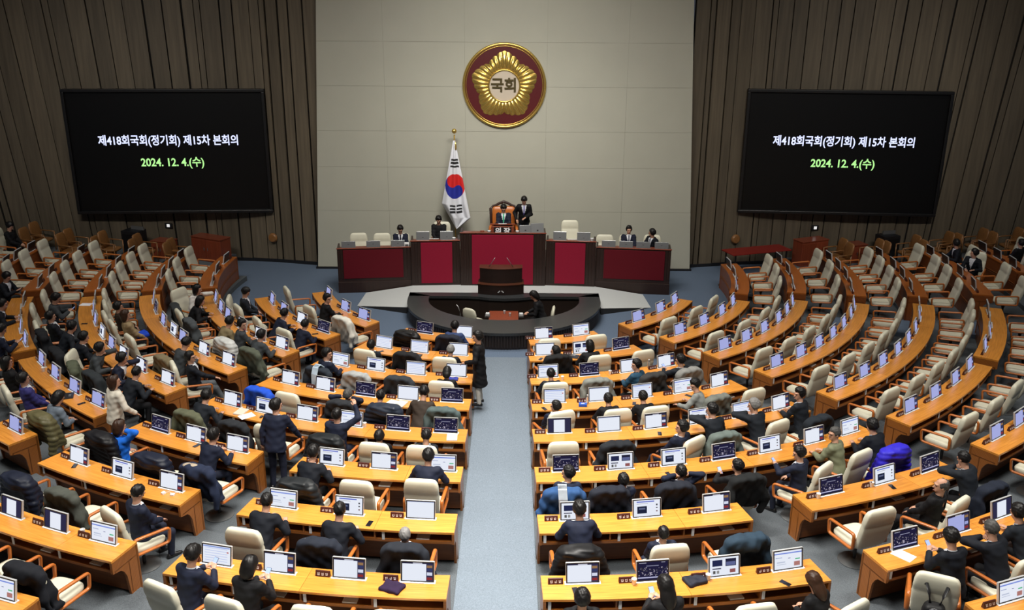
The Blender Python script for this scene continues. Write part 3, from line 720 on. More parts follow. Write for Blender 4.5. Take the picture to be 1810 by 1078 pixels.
SHIRT = cloth((.62, .64, .68), .8, 'white shirt'); DARK_TR = {'navy': cloth((.012, .015, .030), .8, 'navy trousers'), 'black': cloth((.008, .008, .010), .8, 'black trousers'), 'grey': cloth((.09, .10, .11), .8, 'grey trousers'), 'cream': cloth((.45, .43, .39), .8, 'pale trousers')}
SHOE = mat('black shoe leather', (.01, .01, .011), .35)
GLASSES = MB()
for sx in (-1, 1): GLASSES.tube([(sx*.033+.024*math.cos(a*PI/6), .099, .012+.017*math.sin(a*PI/6)) for a in range(12)], 0.0017, 5, closed=True, up=(0, 1, 0)); GLASSES.tube([(sx*.057, .097, .014), (sx*.082, .0, .012)], 0.0017, 5)
GLASSES.tube([(-.010, .10, .014), (.010, .10, .014)], 0.0017, 5); GLASSES = GLASSES.mesh('glasses')
def new_person(loc, rz, pose, suit, hair, haircol, label, tie=None, trousers='navy', build=1.0, shirt=None, glasses=False, group='people seated in the chamber', tone=1.0):
    A = person_parts(pose, hair, build)
    if shirt is None and suit not in ('navy', 'dark', 'charcoal', 'blue', 'purple') and not tie: shirt = cloth(tuple(min(1, c*.8+.004) for c in SUIT[suit]), .85, 'plain top')
    b = link('person', A['body'], None, [M['skin'], M['eye'], M['lip']]); b.location = loc; b.rotation_euler = (0, 0, rz); tag(b, label, 'person', group)
    link('jacket', A['jacket'], b, cloth(SUIT[suit], .75, suit)); link('shirt', A['shirt'], b, shirt or SHIRT)
    if A['tie'] is not None: link('tie' if tie else 'shirt_placket', A['tie'], b, cloth(tie, .6, 'tie') if tie else (shirt or SHIRT))
    link('trousers', A['trousers'], b, DARK_TR[trousers]); link('shoe', A['shoeL'], b, SHOE); link('shoe', A['shoeR'], b, SHOE); link('hair', A['hair'], b, HAIR[haircol])
    if glasses:
        S = skeleton(pose); o = link('glasses', GLASSES, b, M['black']); o.matrix_local = Matrix.Translation(S['head'].tolist()) @ Matrix(S['HR'].tolist()).to_4x4() @ Matrix.Scale(1.07, 4)
    return b
# ------------------------------------------------------------------ coats hung over chair backs (chair frame)
def coat_mesh(kind, seed):
    rnd = np.random.default_rng(seed); ax, P = grid((-.46, -.66, .30), (.46, .02, 1.24), .0195)
    x, y, z = P[..., 0], P[..., 1], P[..., 2]
    cy = -.225-.16*np.clip((z-.44)/.66, 0, 1.05)-.02
    w = .275+.03*rnd.random(); bot = .42+.1*rnd.random(); th = .098 if kind != 'puffer' else .122
    hw = w+.035*np.clip((1.0-z)/.5, 0, 1)-.07*np.clip((z-1.0)/.12, 0, 1)
    qx = np.maximum(np.abs(x+.02*np.sin(7*z+seed))-hw+.05, 0); qy = np.maximum(np.abs(y-cy)-th+.05, 0); qz = np.maximum(np.maximum(z-1.085, bot+.05-z), 0)
    d = np.sqrt(qx*qx+qy*qy+qz*qz)-.05
    for sx in (-1, 1):
        e = V3(sx*(w+.02+.03*rnd.random()), -.40-.05*rnd.random(), .72); f = V3(sx*(w-.02+.05*rnd.random()), -.36-.1*rnd.random(), .46)
        r = .058 if kind != 'puffer' else .075
        d = smin(d, rcone(P, V3(sx*(w-.05), -.40, 1.02), e, r+.008, r), .05); d = smin(d, rcone(P, e, f, r, r*.85), .03)
    if kind in ('hood', 'puffer'): d = smin(d, ellip(P, V3(.03*rnd.random(), -.47, 1.02), (.17, .095, .11)), .05)
    elif kind == 'coat': d = smin(d, ellip(P, V3(.0, -.41, 1.10), (.15, .085, .035)), .03)
    if kind == 'puffer': d = d-.016*np.abs(np.sin(PI*(z+.15*y+.04*np.sin(5*x))/.095))+.006
    else: d = d-.016*np.sin(26*x+5*np.sin(5*z+seed)+seed)*np.clip((1.14-z)/.3, 0, 1)-.010*np.sin(17*z+13*x+seed)*np.sin(11*x+seed)-.006*np.sin(40*x-23*z)
    V, F = surfnet(d, *ax); return ngon_mesh([(V, F, 0)], 'coat')
COATS = {}
def coat_of(kind, seed):
    k = (kind, seed % 3)
    if k not in COATS: COATS[k] = coat_mesh(kind, seed % 3+{'coat': 0, 'puffer': 10, 'hood': 20}[kind])
    return COATS[k]
def new_coat(loc, rz, kind, color, label, seed):
    o = link('coat', coat_of(kind, seed), None, cloth(color, .45 if kind == 'puffer' else .85, 'coat')); o.location = loc; o.rotation_euler = (0, 0, rz); o.scale = (1.1, 1.07, 1.06)
    return tag(o, label, 'coat', 'coats hung over chair backs')
# ------------------------------------------------------------------ layout tables (world metres)
DESKS = [
 (1, 'RC', [10.24, 20.04], 0.12, 0.0),
 (1, 'RM', [39.67, 50.01, 59.15], 0.007, -0.0015),
 (1, 'LC', [-20.32, -9.93], 0.063, 0.0),
 (1, 'LM', [-62.52, -49.34, -40.22], 0.261, 0.0056),
 (2, 'RC', [8.29, 15.56, 23.61], -0.138, 0.0082),
 (2, 'RM', [39.42, 47.69, 56.12, 63.65], -0.055, 0.0006),
 (2, 'RS', [76.93, 86.08, 93.42], -0.455, 0.0043),
 (2, 'LC', [-23.55, -16.12, -8.44], -0.066, -0.0053),
 (2, 'LM', [-62.57, -54.78, -46.82, -39.42], -0.039, -0.0015),
 (3, 'RC', [6.94, 13.15, 19.49, 25.64], -0.108, 0.0071),
 (3, 'RM', [38.57, 44.45, 50.43, 56.66, 61.87, 67.12], -0.079, 0.0013),
 (3, 'RS', [78.48, 87.72, 95.08], -0.73, 0.0091),
 (3, 'LC', [-25.06, -19.17, -12.89, -6.75], -0.137, -0.009),
 (3, 'LS', [-92.74, -85.54, -78.01], -0.372, -0.0054),
 (3, 'LM', [-66.56, -60.68, -56.0, -49.6, -43.4, -37.53], 0.091, 0.0018),
 (4, 'RC', [6.31, 11.59, 16.88, 22.17, 27.26], -0.138, 0.0085),
 (4, 'RM', [38.03, 43.45, 48.43, 53.26, 58.28, 63.29, 67.66], -0.11, 0.0023),
 (4, 'RS', [77.38, 83.55, 88.9, 93.86], -0.42, 0.0057),
 (4, 'LC', [-26.32, -21.44, -16.2, -10.96, -5.73], -0.142, -0.0075),
 (4, 'LS', [-92.17, -87.28, -82.0, -76.79], -0.081, -0.0007),
 (4, 'LM', [-68.52, -63.39, -57.25, -52.34, -48.76, -42.77, -37.23], 0.04, 0.0006),
 (5, 'RC', [5.56, 10.22, 14.76, 19.15, 23.8, 28.35], -0.178, 0.0103),
 (5, 'RM', [37.54, 42.21, 46.59, 51.15, 55.51, 59.93, 64.82, 69.0], 0.067, -0.0001),
 (5, 'RS', [77.33, 83.42, 88.14, 93.8], -0.535, 0.007),
 (5, 'LC', [-27.22, -23.24, -18.65, -14.1, -9.55, -5.03], -0.136, -0.0054),
 (5, 'LS', [-91.51, -86.33, -81.62, -76.39], -0.127, 0.0002),
 (5, 'LM', [-69.0, -64.8, -60.42, -55.2, -50.69, -46.76, -42.16, -36.83], 0.182, 0.0048),
 (6, 'RC', [4.97, 9.08, 13.19, 17.27, 21.26, 25.44, 29.18], -0.136, 0.0063),
 (6, 'RM', [36.98, 41.34, 45.82, 50.13], 0.256, -0.0051),
 (6, 'RN', [56.58, 61.07, 64.58, 69.0], 0.046, -0.0004),
 (6, 'RS', [78.2, 83.58, 88.44, 92.8], 0.16, -0.0018),
 (6, 'LC', [-12.52, -8.51, -4.11], -0.14, -0.0099),
 (6, 'LD', [-28.07, -24.3, -20.34], 0.069, 0.002),
 (6, 'LM', [-49.2, -45.0, -40.67, -36.47], 0.19, 0.0068),
 (6, 'LS', [-90.27, -85.68, -81.0, -76.56], 0.395, 0.0085),
 (6, 'LN', [-69.63, -64.8, -60.3, -55.92], -0.119, 0.0),
 (7, 'RC', [4.55, 8.82, 13.11], -0.107, 0.0074),
 (7, 'RD', [20.86, 24.89, 28.76], -0.196, 0.012),
 (7, 'RM', [36.81, 40.24], 0.066, 0.0),
 (7, 'LC', [-12.86, -8.75, -4.49], -0.105, -0.0041),
 (7, 'LD', [-28.32, -24.39, -20.48], 0.017, 0.001),
 (7, 'LM', [-36.14], -0.121, 0.0),
 (7, 'RS', [86.16, 89.61, 92.79], 1.052, -0.012),
 (7, 'LS', [-89.86, -86.65, -83.87], 0.45, 0.012),
 (8, 'RC', [4.02, 7.27, 10.66, 13.82], -0.106, 0.0116),
 (8, 'RD', [20.29, 23.8, 27.07], 0.216, -0.0067),
 (8, 'LC', [-13.25, -10.11, -6.77, -3.57], -0.091, -0.0051),
 (8, 'LD', [-25.72, -22.62, -19.59], -0.059, -0.0017),
 (9, 'RD', [21.07], -0.146, 0.0),
 (9, 'LD', [-19.94], -0.211, 0.0)]
# row, block, place, places, azimuth, radius, screen, chair (x, y, z, turn), occupied, coat
SEATS = [
 (1, 'RC', 0, 2, 10.24, 5.93, 'doc', (1.076, -6.587, 0.0, 0.162), False, None),
 (1, 'RC', 1, 2, 20.04, 5.93, 'page', (2.181, -6.308, 0.0, 0.333), False, None),
 (1, 'RM', 0, 3, 39.67, 5.757, 'lav', (4.063, -5.076, 0.0, 0.675), False, None),
 (1, 'RM', 1, 3, 50.01, 5.742, 'lav', (4.896, -4.254, 0.0, 0.855), False, None),
 (1, 'RM', 2, 3, 59.15, 5.728, 'lav', (5.498, -3.416, 0.0, 1.015), False, None),
 (1, 'LC', 0, 2, -20.32, 5.873, 'video', (-2.228, -6.136, 0.0, -0.348), False, ('puffer', (0.008, 0.008, 0.009), 'black puffer coat')),
 (1, 'LC', 1, 2, -9.93, 5.873, 'blank', (-1.225, -6.412, 0.0, -0.189), True, ('coat', (0.012, 0.014, 0.024), 'dark navy coat')),
 (1, 'LM', 0, 3, -62.52, 5.721, 'lav', (-5.787, -2.883, 0.0, -1.109), False, None),
 (1, 'LM', 1, 3, -49.34, 5.794, 'lav', (-4.884, -4.378, 0.0, -0.84), True, None),
 (1, 'LM', 2, 3, -40.22, 5.845, 'lav', (-3.901, -5.199, 0.0, -0.644), False, ('coat', (0.58, 0.56, 0.5), 'white coat')),
 (2, 'RC', 0, 3, 8.29, 7.214, 'blank', (1.163, -7.838, 0.071, 0.289), True, ('coat', (0.009, 0.009, 0.01), 'black leather coat')),
 (2, 'RC', 1, 3, 15.56, 7.274, 'news', (2.151, -7.802, 0.071, 0.269), True, None),
 (2, 'RC', 2, 3, 23.61, 7.34, 'video', (3.158, -7.502, 0.071, 0.398), False, None),
 (2, 'RM', 0, 4, 39.42, 7.253, 'lav', (5.027, -6.291, 0.071, 0.674), False, None),
 (2, 'RM', 1, 4, 47.69, 7.258, 'lav', (5.883, -5.505, 0.071, 0.819), False, None),
 (2, 'RM', 2, 4, 56.12, 7.263, 'lav', (6.631, -4.586, 0.071, 0.966), False, None),
 (2, 'RM', 3, 4, 63.65, 7.268, 'lav', (7.179, -3.68, 0.071, 1.097), False, None),
 (2, 'RS', 0, 3, 76.93, 7.16, 'lav', (7.728, -1.908, 0.071, 1.329), False, None),
 (2, 'RS', 1, 3, 86.08, 7.2, 'lav', (7.972, -0.658, 0.071, 1.488), False, None),
 (2, 'RS', 2, 3, 93.42, 7.231, 'lav', (8.022, 0.368, 0.071, 1.617), False, None),
 (2, 'LC', 0, 3, -23.55, 7.343, 'table', (-3.059, -7.568, 0.071, -0.384), True, None),
 (2, 'LC', 1, 3, -16.12, 7.304, 'table', (-2.082, -7.738, 0.071, -0.263), False, ('coat', (0.01, 0.01, 0.012), 'black coat')),
 (2, 'LC', 2, 3, -8.44, 7.263, 'blank', (-1.25, -7.985, 0.071, -0.155), True, None),
 (2, 'LM', 0, 4, -62.57, 7.339, 'lav', (-7.089, -4.016, 0.071, -1.403), True, None),
 (2, 'LM', 1, 4, -54.78, 7.328, 'lav', (-6.703, -4.596, 0.071, -0.97), False, None),
 (2, 'LM', 2, 4, -46.82, 7.316, 'doc', (-5.931, -5.568, 0.071, -0.984), True, None),
 (2, 'LM', 3, 4, -39.42, 7.305, 'video', (-5.149, -6.284, 0.071, -0.686), True, None),
 (3, 'RC', 0, 4, 6.94, 8.755, 'page', (1.115, -9.564, 0.154, 0.116), True, None),
 (3, 'RC', 1, 4, 13.15, 8.799, 'video', (1.979, -9.356, 0.154, 0.208), False, ('coat', (0.17, 0.18, 0.165), 'pale grey coat')),
 (3, 'RC', 2, 4, 19.49, 8.844, 'blank', (3.121, -9.087, 0.154, 0.434), True, ('coat', (0.03, 0.03, 0.03), 'dark grey coat')),
 (3, 'RC', 3, 4, 25.64, 8.888, 'doc', (3.955, -8.804, 0.154, 0.492), True, ('coat', (0.2, 0.2, 0.19), 'checked pale coat')),
 (3, 'RM', 0, 6, 38.57, 8.785, 'lav', (5.89, -7.562, 0.154, 0.662), False, None),
 (3, 'RM', 1, 6, 44.45, 8.793, 'lav', (6.639, -6.924, 0.154, 0.764), False, None),
 (3, 'RM', 2, 6, 50.43, 8.8, 'lav', (7.33, -6.199, 0.154, 0.869), False, None),
 (3, 'RM', 3, 6, 56.66, 8.809, 'lav', (7.967, -5.372, 0.154, 0.978), False, None),
 (3, 'RM', 4, 6, 61.87, 8.815, 'lav', (8.428, -4.629, 0.154, 1.068), False, None),
 (3, 'RM', 5, 6, 67.12, 8.822, 'lav', (8.822, -3.841, 0.154, 1.16), False, None),
 (3, 'RS', 0, 3, 78.48, 8.798, 'lav', (9.382, -2.024, 0.154, 1.358), False, None),
 (3, 'RS', 1, 3, 87.72, 8.882, 'lav', (9.669, -0.494, 0.154, 1.52), False, None),
 (3, 'RS', 2, 3, 95.08, 8.949, 'lav', (9.72, 0.755, 0.154, 1.648), False, None),
 (3, 'LC', 0, 4, -25.06, 8.902, 'page', (-3.841, -8.87, 0.154, -0.443), True, ('coat', (0.018, 0.024, 0.034), 'dark coat')),
 (3, 'LC', 1, 4, -19.17, 8.849, 'web', (-3.014, -9.128, 0.154, -0.319), False, ('coat', (0.3, 0.31, 0.31), 'pale grey coat')),
 (3, 'LC', 2, 4, -12.89, 8.793, 'table', (-2.091, -9.325, 0.154, -0.221), False, ('coat', (0.022, 0.026, 0.032), 'dark grey coat')),
 (3, 'LC', 3, 4, -6.75, 8.738, 'blank', (-1.226, -9.533, 0.154, -0.128), True, None),
 (3, 'LS', 0, 3, -92.74, 8.943, 'lav', (-9.726, 0.575, 0.154, -1.63), False, None),
 (3, 'LS', 1, 3, -85.54, 8.904, 'lav', (-9.682, -0.646, 0.154, -1.504), False, None),
 (3, 'LS', 2, 3, -78.01, 8.863, 'lav', (-9.474, -1.901, 0.154, -1.373), False, None),
 (3, 'LM', 0, 6, -66.56, 8.785, 'lav', (-8.624, -3.853, 0.154, -2.005), True, None),
 (3, 'LM', 1, 6, -60.68, 8.796, 'lav', (-8.199, -4.915, 0.154, -1.098), True, ('coat', (0.03, 0.034, 0.036), 'dark coat')),
 (3, 'LM', 2, 6, -56.0, 8.804, 'lav', (-8.023, -5.28, 0.154, -0.989), False, None),
 (3, 'LM', 3, 6, -49.6, 8.816, 'doc', (-7.525, -5.927, 0.154, -0.904), True, ('coat', (0.06, 0.068, 0.075), 'grey coat')),
 (3, 'LM', 4, 6, -43.4, 8.827, 'doc', (-6.315, -7.218, 0.154, -0.719), True, ('puffer', (0.52, 0.53, 0.52), 'white padded coat')),
 (3, 'LM', 5, 6, -37.53, 8.837, 'doc', (-5.571, -7.82, 0.154, -0.619), True, ('coat', (0.075, 0.085, 0.062), 'grey green coat')),
 (4, 'RC', 0, 5, 6.31, 10.313, 'table', (1.067, -11.191, 0.249, 0.359), True, None),
 (4, 'RC', 1, 5, 11.59, 10.358, 'blank', (2.242, -11.062, 0.249, 0.2), True, None),
 (4, 'RC', 2, 5, 16.88, 10.403, 'table', (2.983, -10.932, 0.249, 0.266), True, None),
 (4, 'RC', 3, 5, 22.17, 10.448, 'page', (4.212, -10.45, 0.249, 0.485), True, ('coat', (0.13, 0.14, 0.125), 'grey coat')),
 (4, 'RC', 4, 5, 27.26, 10.491, 'doc', (5.076, -10.086, 0.249, 0.466), False, None),
 (4, 'RM', 0, 7, 38.03, 10.375, 'lav', (6.8, -8.869, 0.249, 0.654), False, None),
 (4, 'RM', 1, 7, 43.45, 10.388, 'lav', (7.615, -8.196, 0.249, 0.749), False, None),
 (4, 'RM', 2, 7, 48.43, 10.399, 'lav', (8.307, -7.511, 0.249, 0.836), False, None),
 (4, 'RM', 3, 7, 53.26, 10.41, 'lav', (8.919, -6.792, 0.249, 0.92), False, None),
 (4, 'RM', 4, 7, 58.28, 10.422, 'lav', (9.489, -5.991, 0.249, 1.008), False, None),
 (4, 'RM', 5, 7, 63.29, 10.433, 'lav', (9.986, -5.145, 0.249, 1.095), False, None),
 (4, 'RM', 6, 7, 67.66, 10.443, 'lav', (10.358, -4.373, 0.249, 1.171), False, None),
 (4, 'RS', 0, 4, 77.38, 10.419, 'lav', (10.924, -2.556, 0.249, 1.341), False, None),
 (4, 'RS', 1, 4, 83.55, 10.454, 'lav', (11.17, -1.371, 0.249, 1.449), False, None),
 (4, 'RS', 2, 4, 88.9, 10.485, 'lav', (11.28, -0.324, 0.249, 1.542), False, None),
 (4, 'RS', 3, 4, 93.86, 10.513, 'lav', (11.294, 0.654, 0.249, 1.629), False, None),
 (4, 'LC', 0, 5, -26.32, 10.453, 'doc', (-4.794, -10.202, 0.249, -0.439), False, ('coat', (0.012, 0.07, 0.5), 'bright blue jacket')),
 (4, 'LC', 1, 5, -21.44, 10.417, 'doc', (-4.2, -10.401, 0.249, -0.384), False, None),
 (4, 'LC', 2, 5, -16.2, 10.377, 'video', (-3.062, -10.769, 0.249, -0.277), True, ('coat', (0.016, 0.018, 0.022), 'dark coat')),
 (4, 'LC', 3, 5, -10.96, 10.338, 'blank', (-2.213, -10.935, 0.249, -0.2), True, ('puffer', (0.016, 0.022, 0.036), 'dark navy puffer')),
 (4, 'LC', 4, 5, -5.73, 10.299, 'video', (-1.086, -11.064, 0.249, -0.098), True, ('coat', (0.06, 0.085, 0.085), 'grey green coat')),
 (4, 'LS', 0, 4, -92.17, 10.381, 'lav', (-11.169, 0.531, 0.249, -1.618), False, None),
 (4, 'LS', 1, 4, -87.28, 10.378, 'lav', (-11.17, -0.423, 0.249, -1.533), False, None),
 (4, 'LS', 2, 4, -82.0, 10.374, 'lav', (-11.08, -1.448, 0.249, -1.441), False, None),
 (4, 'LS', 3, 4, -76.79, 10.371, 'lav', (-10.899, -2.448, 0.249, -1.35), False, None),
 (4, 'LM', 0, 7, -68.52, 10.397, 'lav', (-10.458, -4.0, 0.249, -1.206), False, None),
 (4, 'LM', 1, 7, -63.39, 10.4, 'video', (-10.061, -4.92, 0.249, -1.116), False, None),
 (4, 'LM', 2, 7, -57.25, 10.403, 'lav', (-9.722, -5.751, 0.249, -1.037), True, None),
 (4, 'LM', 3, 7, -52.34, 10.406, 'web', (-9.293, -6.367, 0.249, -0.97), True, None),
 (4, 'LM', 4, 7, -48.76, 10.409, 'lav', (-8.499, -7.308, 0.249, -0.861), False, None),
 (4, 'LM', 5, 7, -42.77, 10.412, 'doc', (-7.28, -8.551, 0.249, -0.705), True, ('coat', (0.16, 0.13, 0.075), 'tan coat')),
 (4, 'LM', 6, 7, -37.23, 10.415, 'doc', (-6.832, -9.056, 0.249, -1.084), True, None),
 (5, 'RC', 0, 6, 5.56, 11.916, 'margin', (1.126, -12.666, 0.355, 0.089), False, None),
 (5, 'RC', 1, 6, 10.22, 11.964, 'blank', (2.053, -12.671, 0.355, 0.161), False, ('coat', (0.01, 0.012, 0.016), 'black coat')),
 (5, 'RC', 2, 6, 14.76, 12.01, 'doc', (3.297, -12.568, 0.355, 0.696), True, None),
 (5, 'RC', 3, 6, 19.15, 12.056, 'web', (4.006, -12.292, 0.355, 0.349), True, ('coat', (0.1, 0.125, 0.115), 'grey green coat')),
 (5, 'RC', 4, 6, 23.8, 12.103, 'table', (5.065, -11.814, 0.355, 0.577), True, None),
 (5, 'RC', 5, 6, 28.35, 12.15, 'doc', (5.905, -11.608, 0.355, 0.505), True, ('coat', (0.012, 0.016, 0.022), 'dark coat')),
 (5, 'RM', 0, 8, 37.54, 12.1, 'lav', (7.775, -10.293, 0.355, 0.647), False, None),
 (5, 'RM', 1, 8, 42.21, 12.099, 'lav', (8.587, -9.625, 0.355, 0.728), False, None),
 (5, 'RM', 2, 8, 46.59, 12.099, 'lav', (9.297, -8.941, 0.355, 0.805), False, None),
 (5, 'RM', 3, 8, 51.15, 12.098, 'lav', (9.978, -8.174, 0.355, 0.884), False, None),
 (5, 'RM', 4, 8, 55.51, 12.098, 'lav', (10.57, -7.391, 0.355, 0.961), False, None),
 (5, 'RM', 5, 8, 59.93, 12.097, 'lav', (11.108, -6.554, 0.355, 1.038), False, None),
 (5, 'RM', 6, 8, 64.82, 12.097, 'lav', (11.626, -5.583, 0.355, 1.123), False, None),
 (5, 'RM', 7, 8, 69.0, 12.096, 'lav', (12.001, -4.721, 0.355, 1.196), False, None),
 (5, 'RS', 0, 4, 77.33, 12.043, 'lav', (12.506, -2.921, 0.355, 1.341), False, None),
 (5, 'RS', 1, 4, 83.42, 12.085, 'lav', (12.788, -1.582, 0.355, 1.448), False, None),
 (5, 'RS', 2, 4, 88.14, 12.118, 'lav', (12.908, -0.526, 0.355, 1.53), False, None),
 (5, 'RS', 3, 4, 93.8, 12.158, 'lav', (12.936, 0.752, 0.355, 1.629), False, None),
 (5, 'LC', 0, 6, -27.22, 12.047, 'doc', (-5.789, -11.551, 0.355, -0.465), True, ('coat', (0.085, 0.09, 0.055), 'olive coat')),
 (5, 'LC', 1, 6, -23.24, 12.026, 'web', (-4.836, -11.958, 0.355, -0.384), False, ('coat', (0.014, 0.016, 0.02), 'dark coat')),
 (5, 'LC', 2, 6, -18.65, 12.001, 'doc', (-4.195, -12.094, 0.355, -0.334), False, None),
 (5, 'LC', 3, 6, -14.1, 11.976, 'page', (-3.064, -12.479, 0.355, -0.241), True, ('puffer', (0.01, 0.012, 0.014), 'black padded jacket')),
 (5, 'LC', 4, 6, -9.55, 11.952, 'video', (-2.174, -12.751, 0.355, -0.169), True, None),
 (5, 'LC', 5, 6, -5.03, 11.927, 'video', (-1.337, -12.841, 0.355, -0.104), True, None),
 (5, 'LS', 0, 4, -91.51, 11.891, 'lav', (-12.683, 0.441, 0.355, -1.606), False, None),
 (5, 'LS', 1, 4, -86.33, 11.892, 'lav', (-12.672, -0.706, 0.355, -1.515), False, None),
 (5, 'LS', 2, 4, -81.62, 11.893, 'lav', (-12.573, -1.744, 0.355, -1.433), False, None),
 (5, 'LS', 3, 4, -76.39, 11.894, 'lav', (-12.362, -2.883, 0.355, -1.342), False, None),
 (5, 'LM', 0, 8, -69.0, 11.887, 'lav', (-11.882, -4.447, 0.355, -1.213), False, None),
 (5, 'LM', 1, 8, -64.8, 11.907, 'lav', (-11.642, -5.533, 0.355, -1.127), True, None),
 (5, 'LM', 2, 8, -60.42, 11.928, 'lav', (-10.928, -6.797, 0.355, -1.014), True, None),
 (5, 'LM', 3, 8, -55.2, 11.953, 'web', (-10.515, -7.345, 0.355, -0.961), True, ('coat', (0.01, 0.011, 0.014), 'black coat')),
 (5, 'LM', 4, 8, -50.69, 11.975, 'lav', (-9.646, -8.486, 0.355, -0.849), True, ('coat', (0.01, 0.011, 0.014), 'black coat')),
 (5, 'LM', 5, 8, -46.76, 11.994, 'doc', (-9.191, -8.847, 0.355, -1.491), True, None),
 (5, 'LM', 6, 8, -42.16, 12.016, 'doc', (-8.857, -9.363, 0.355, -1.101), True, ('coat', (0.075, 0.085, 0.055), 'olive green coat')),
 (5, 'LM', 7, 8, -36.83, 12.041, 'doc', (-8.325, -9.755, 0.355, -0.706), True, ('coat', (0.02, 0.024, 0.028), 'dark grey coat')),
 (6, 'RC', 0, 7, 4.97, 13.625, 'video', (1.062, -14.513, 0.472, 0.004), True, ('hood', (0.02, 0.06, 0.16), 'blue jacket')),
 (6, 'RC', 1, 7, 9.08, 13.651, 'news', (1.742, -14.474, 0.472, 0.12), True, ('coat', (0.01, 0.012, 0.02), 'navy coat')),
 (6, 'RC', 2, 7, 13.19, 13.676, 'web', (2.816, -14.33, 0.472, 0.194), True, ('coat', (0.009, 0.011, 0.018), 'navy coat')),
 (6, 'RC', 3, 7, 17.27, 13.702, 'video', (3.997, -14.073, 0.472, 0.311), True, ('coat', (0.008, 0.009, 0.01), 'black coat')),
 (6, 'RC', 4, 7, 21.26, 13.727, 'web', (5.227, -13.79, 0.472, 0.797), True, None),
 (6, 'RC', 5, 7, 25.44, 13.754, 'doc', (6.106, -13.231, 0.472, 0.605), True, None),
 (6, 'RC', 6, 7, 29.18, 13.777, 'page', (6.78, -13.049, 0.472, 0.479), True, ('puffer', (0.03, 0.022, 0.48), 'vivid blue puffer coat')),
 (6, 'RM', 0, 4, 36.98, 13.797, 'lav', (8.696, -11.724, 0.472, 0.638), False, None),
 (6, 'RM', 1, 4, 41.34, 13.774, 'lav', (9.547, -11.012, 0.472, 0.714), False, None),
 (6, 'RM', 2, 4, 45.82, 13.752, 'lav', (10.362, -10.217, 0.472, 0.792), False, None),
 (6, 'RM', 3, 4, 50.13, 13.73, 'lav', (11.083, -9.395, 0.472, 0.868), False, None),
 (6, 'RN', 0, 4, 56.58, 13.753, 'lav', (12.088, -8.103, 0.472, 0.98), False, None),
 (6, 'RN', 1, 4, 61.07, 13.751, 'lav', (12.684, -7.131, 0.472, 1.059), False, None),
 (6, 'RN', 2, 4, 64.58, 13.749, 'lav', (13.095, -6.341, 0.472, 1.12), False, None),
 (6, 'RN', 3, 4, 69.0, 13.748, 'lav', (13.543, -5.312, 0.472, 1.197), False, None),
 (6, 'RS', 0, 4, 78.2, 13.749, 'lav', (14.219, -3.079, 0.472, 1.358), False, None),
 (6, 'RS', 1, 4, 83.58, 13.739, 'lav', (14.435, -1.731, 0.472, 1.451), False, None),
 (6, 'RS', 2, 4, 88.44, 13.73, 'lav', (14.368, -0.796, 0.472, 2.553), True, None),
 (6, 'RS', 3, 4, 92.8, 13.722, 'lav', (14.395, 0.187, 0.472, 1.584), True, None),
 (6, 'LC', 0, 3, -12.52, 13.713, 'web', (-3.178, -14.292, 0.472, -0.219), True, ('puffer', (0.012, 0.014, 0.016), 'black quilted coat')),
 (6, 'LC', 1, 3, -8.51, 13.674, 'doc', (-2.246, -14.298, 0.472, -0.156), False, None),
 (6, 'LC', 2, 3, -4.11, 13.63, 'page', (-1.222, -14.238, 0.472, -0.086), True, None),
 (6, 'LD', 0, 3, -28.07, 13.742, 'video', (-6.948, -12.716, 0.472, -0.5), True, ('puffer', (0.008, 0.008, 0.01), 'black glossy coat')),
 (6, 'LD', 1, 3, -24.3, 13.75, 'doc', (-5.793, -13.486, 0.472, -0.406), False, ('puffer', (0.01, 0.013, 0.026), 'navy puffer coat')),
 (6, 'LD', 2, 3, -20.34, 13.758, 'doc', (-4.888, -13.848, 0.472, -0.408), True, ('hood', (0.012, 0.018, 0.042), 'navy coat with pale collar')),
 (6, 'LM', 0, 4, -49.2, 13.585, 'lav', (-10.958, -9.319, 0.472, -0.866), False, None),
 (6, 'LM', 1, 4, -45.0, 13.613, 'lav', (-10.338, -9.974, 0.472, -0.803), True, None),
 (6, 'LM', 2, 4, -40.67, 13.643, 'lav', (-9.557, -10.831, 0.472, -0.898), True, None),
 (6, 'LM', 3, 4, -36.47, 13.671, 'lav', (-8.359, -11.943, 0.472, -0.611), True, ('puffer', (0.095, 0.085, 0.04), 'olive puffer coat')),
 (6, 'LS', 0, 4, -90.27, 13.357, 'lav', (-14.156, 0.173, 0.472, -1.583), False, None),
 (6, 'LS', 1, 4, -85.68, 13.396, 'lav', (-14.163, -0.964, 0.472, -1.503), False, None),
 (6, 'LS', 2, 4, -81.0, 13.436, 'lav', (-14.077, -2.122, 0.472, -1.421), False, None),
 (6, 'LS', 3, 4, -76.56, 13.474, 'lav', (-13.681, -3.979, 0.472, -1.633), True, None),
 (6, 'LN', 0, 4, -69.63, 13.61, 'lav', (-13.546, -4.917, 0.472, -1.223), False, None),
 (6, 'LN', 1, 4, -64.8, 13.61, 'lav', (-12.796, -6.317, 0.472, -1.112), True, None),
 (6, 'LN', 2, 4, -60.3, 13.61, 'lav', (-12.569, -7.048, 0.472, -1.06), False, None),
 (6, 'LN', 3, 4, -55.92, 13.61, 'lav', (-11.702, -8.167, 0.472, -0.961), True, None),
 (7, 'RC', 0, 3, 4.55, 15.404, 'news', (1.156, -16.345, 0.601, 0.071), True, ('puffer', (0.008, 0.008, 0.009), 'black padded coat')),
 (7, 'RC', 1, 3, 8.82, 15.435, 'web', (2.428, -16.275, 0.601, 0.148), True, None),
 (7, 'RC', 2, 3, 13.11, 15.467, 'doc', (3.539, -16.029, 0.601, 0.217), False, ('hood', (0.018, 0.036, 0.058), 'teal hooded coat')),
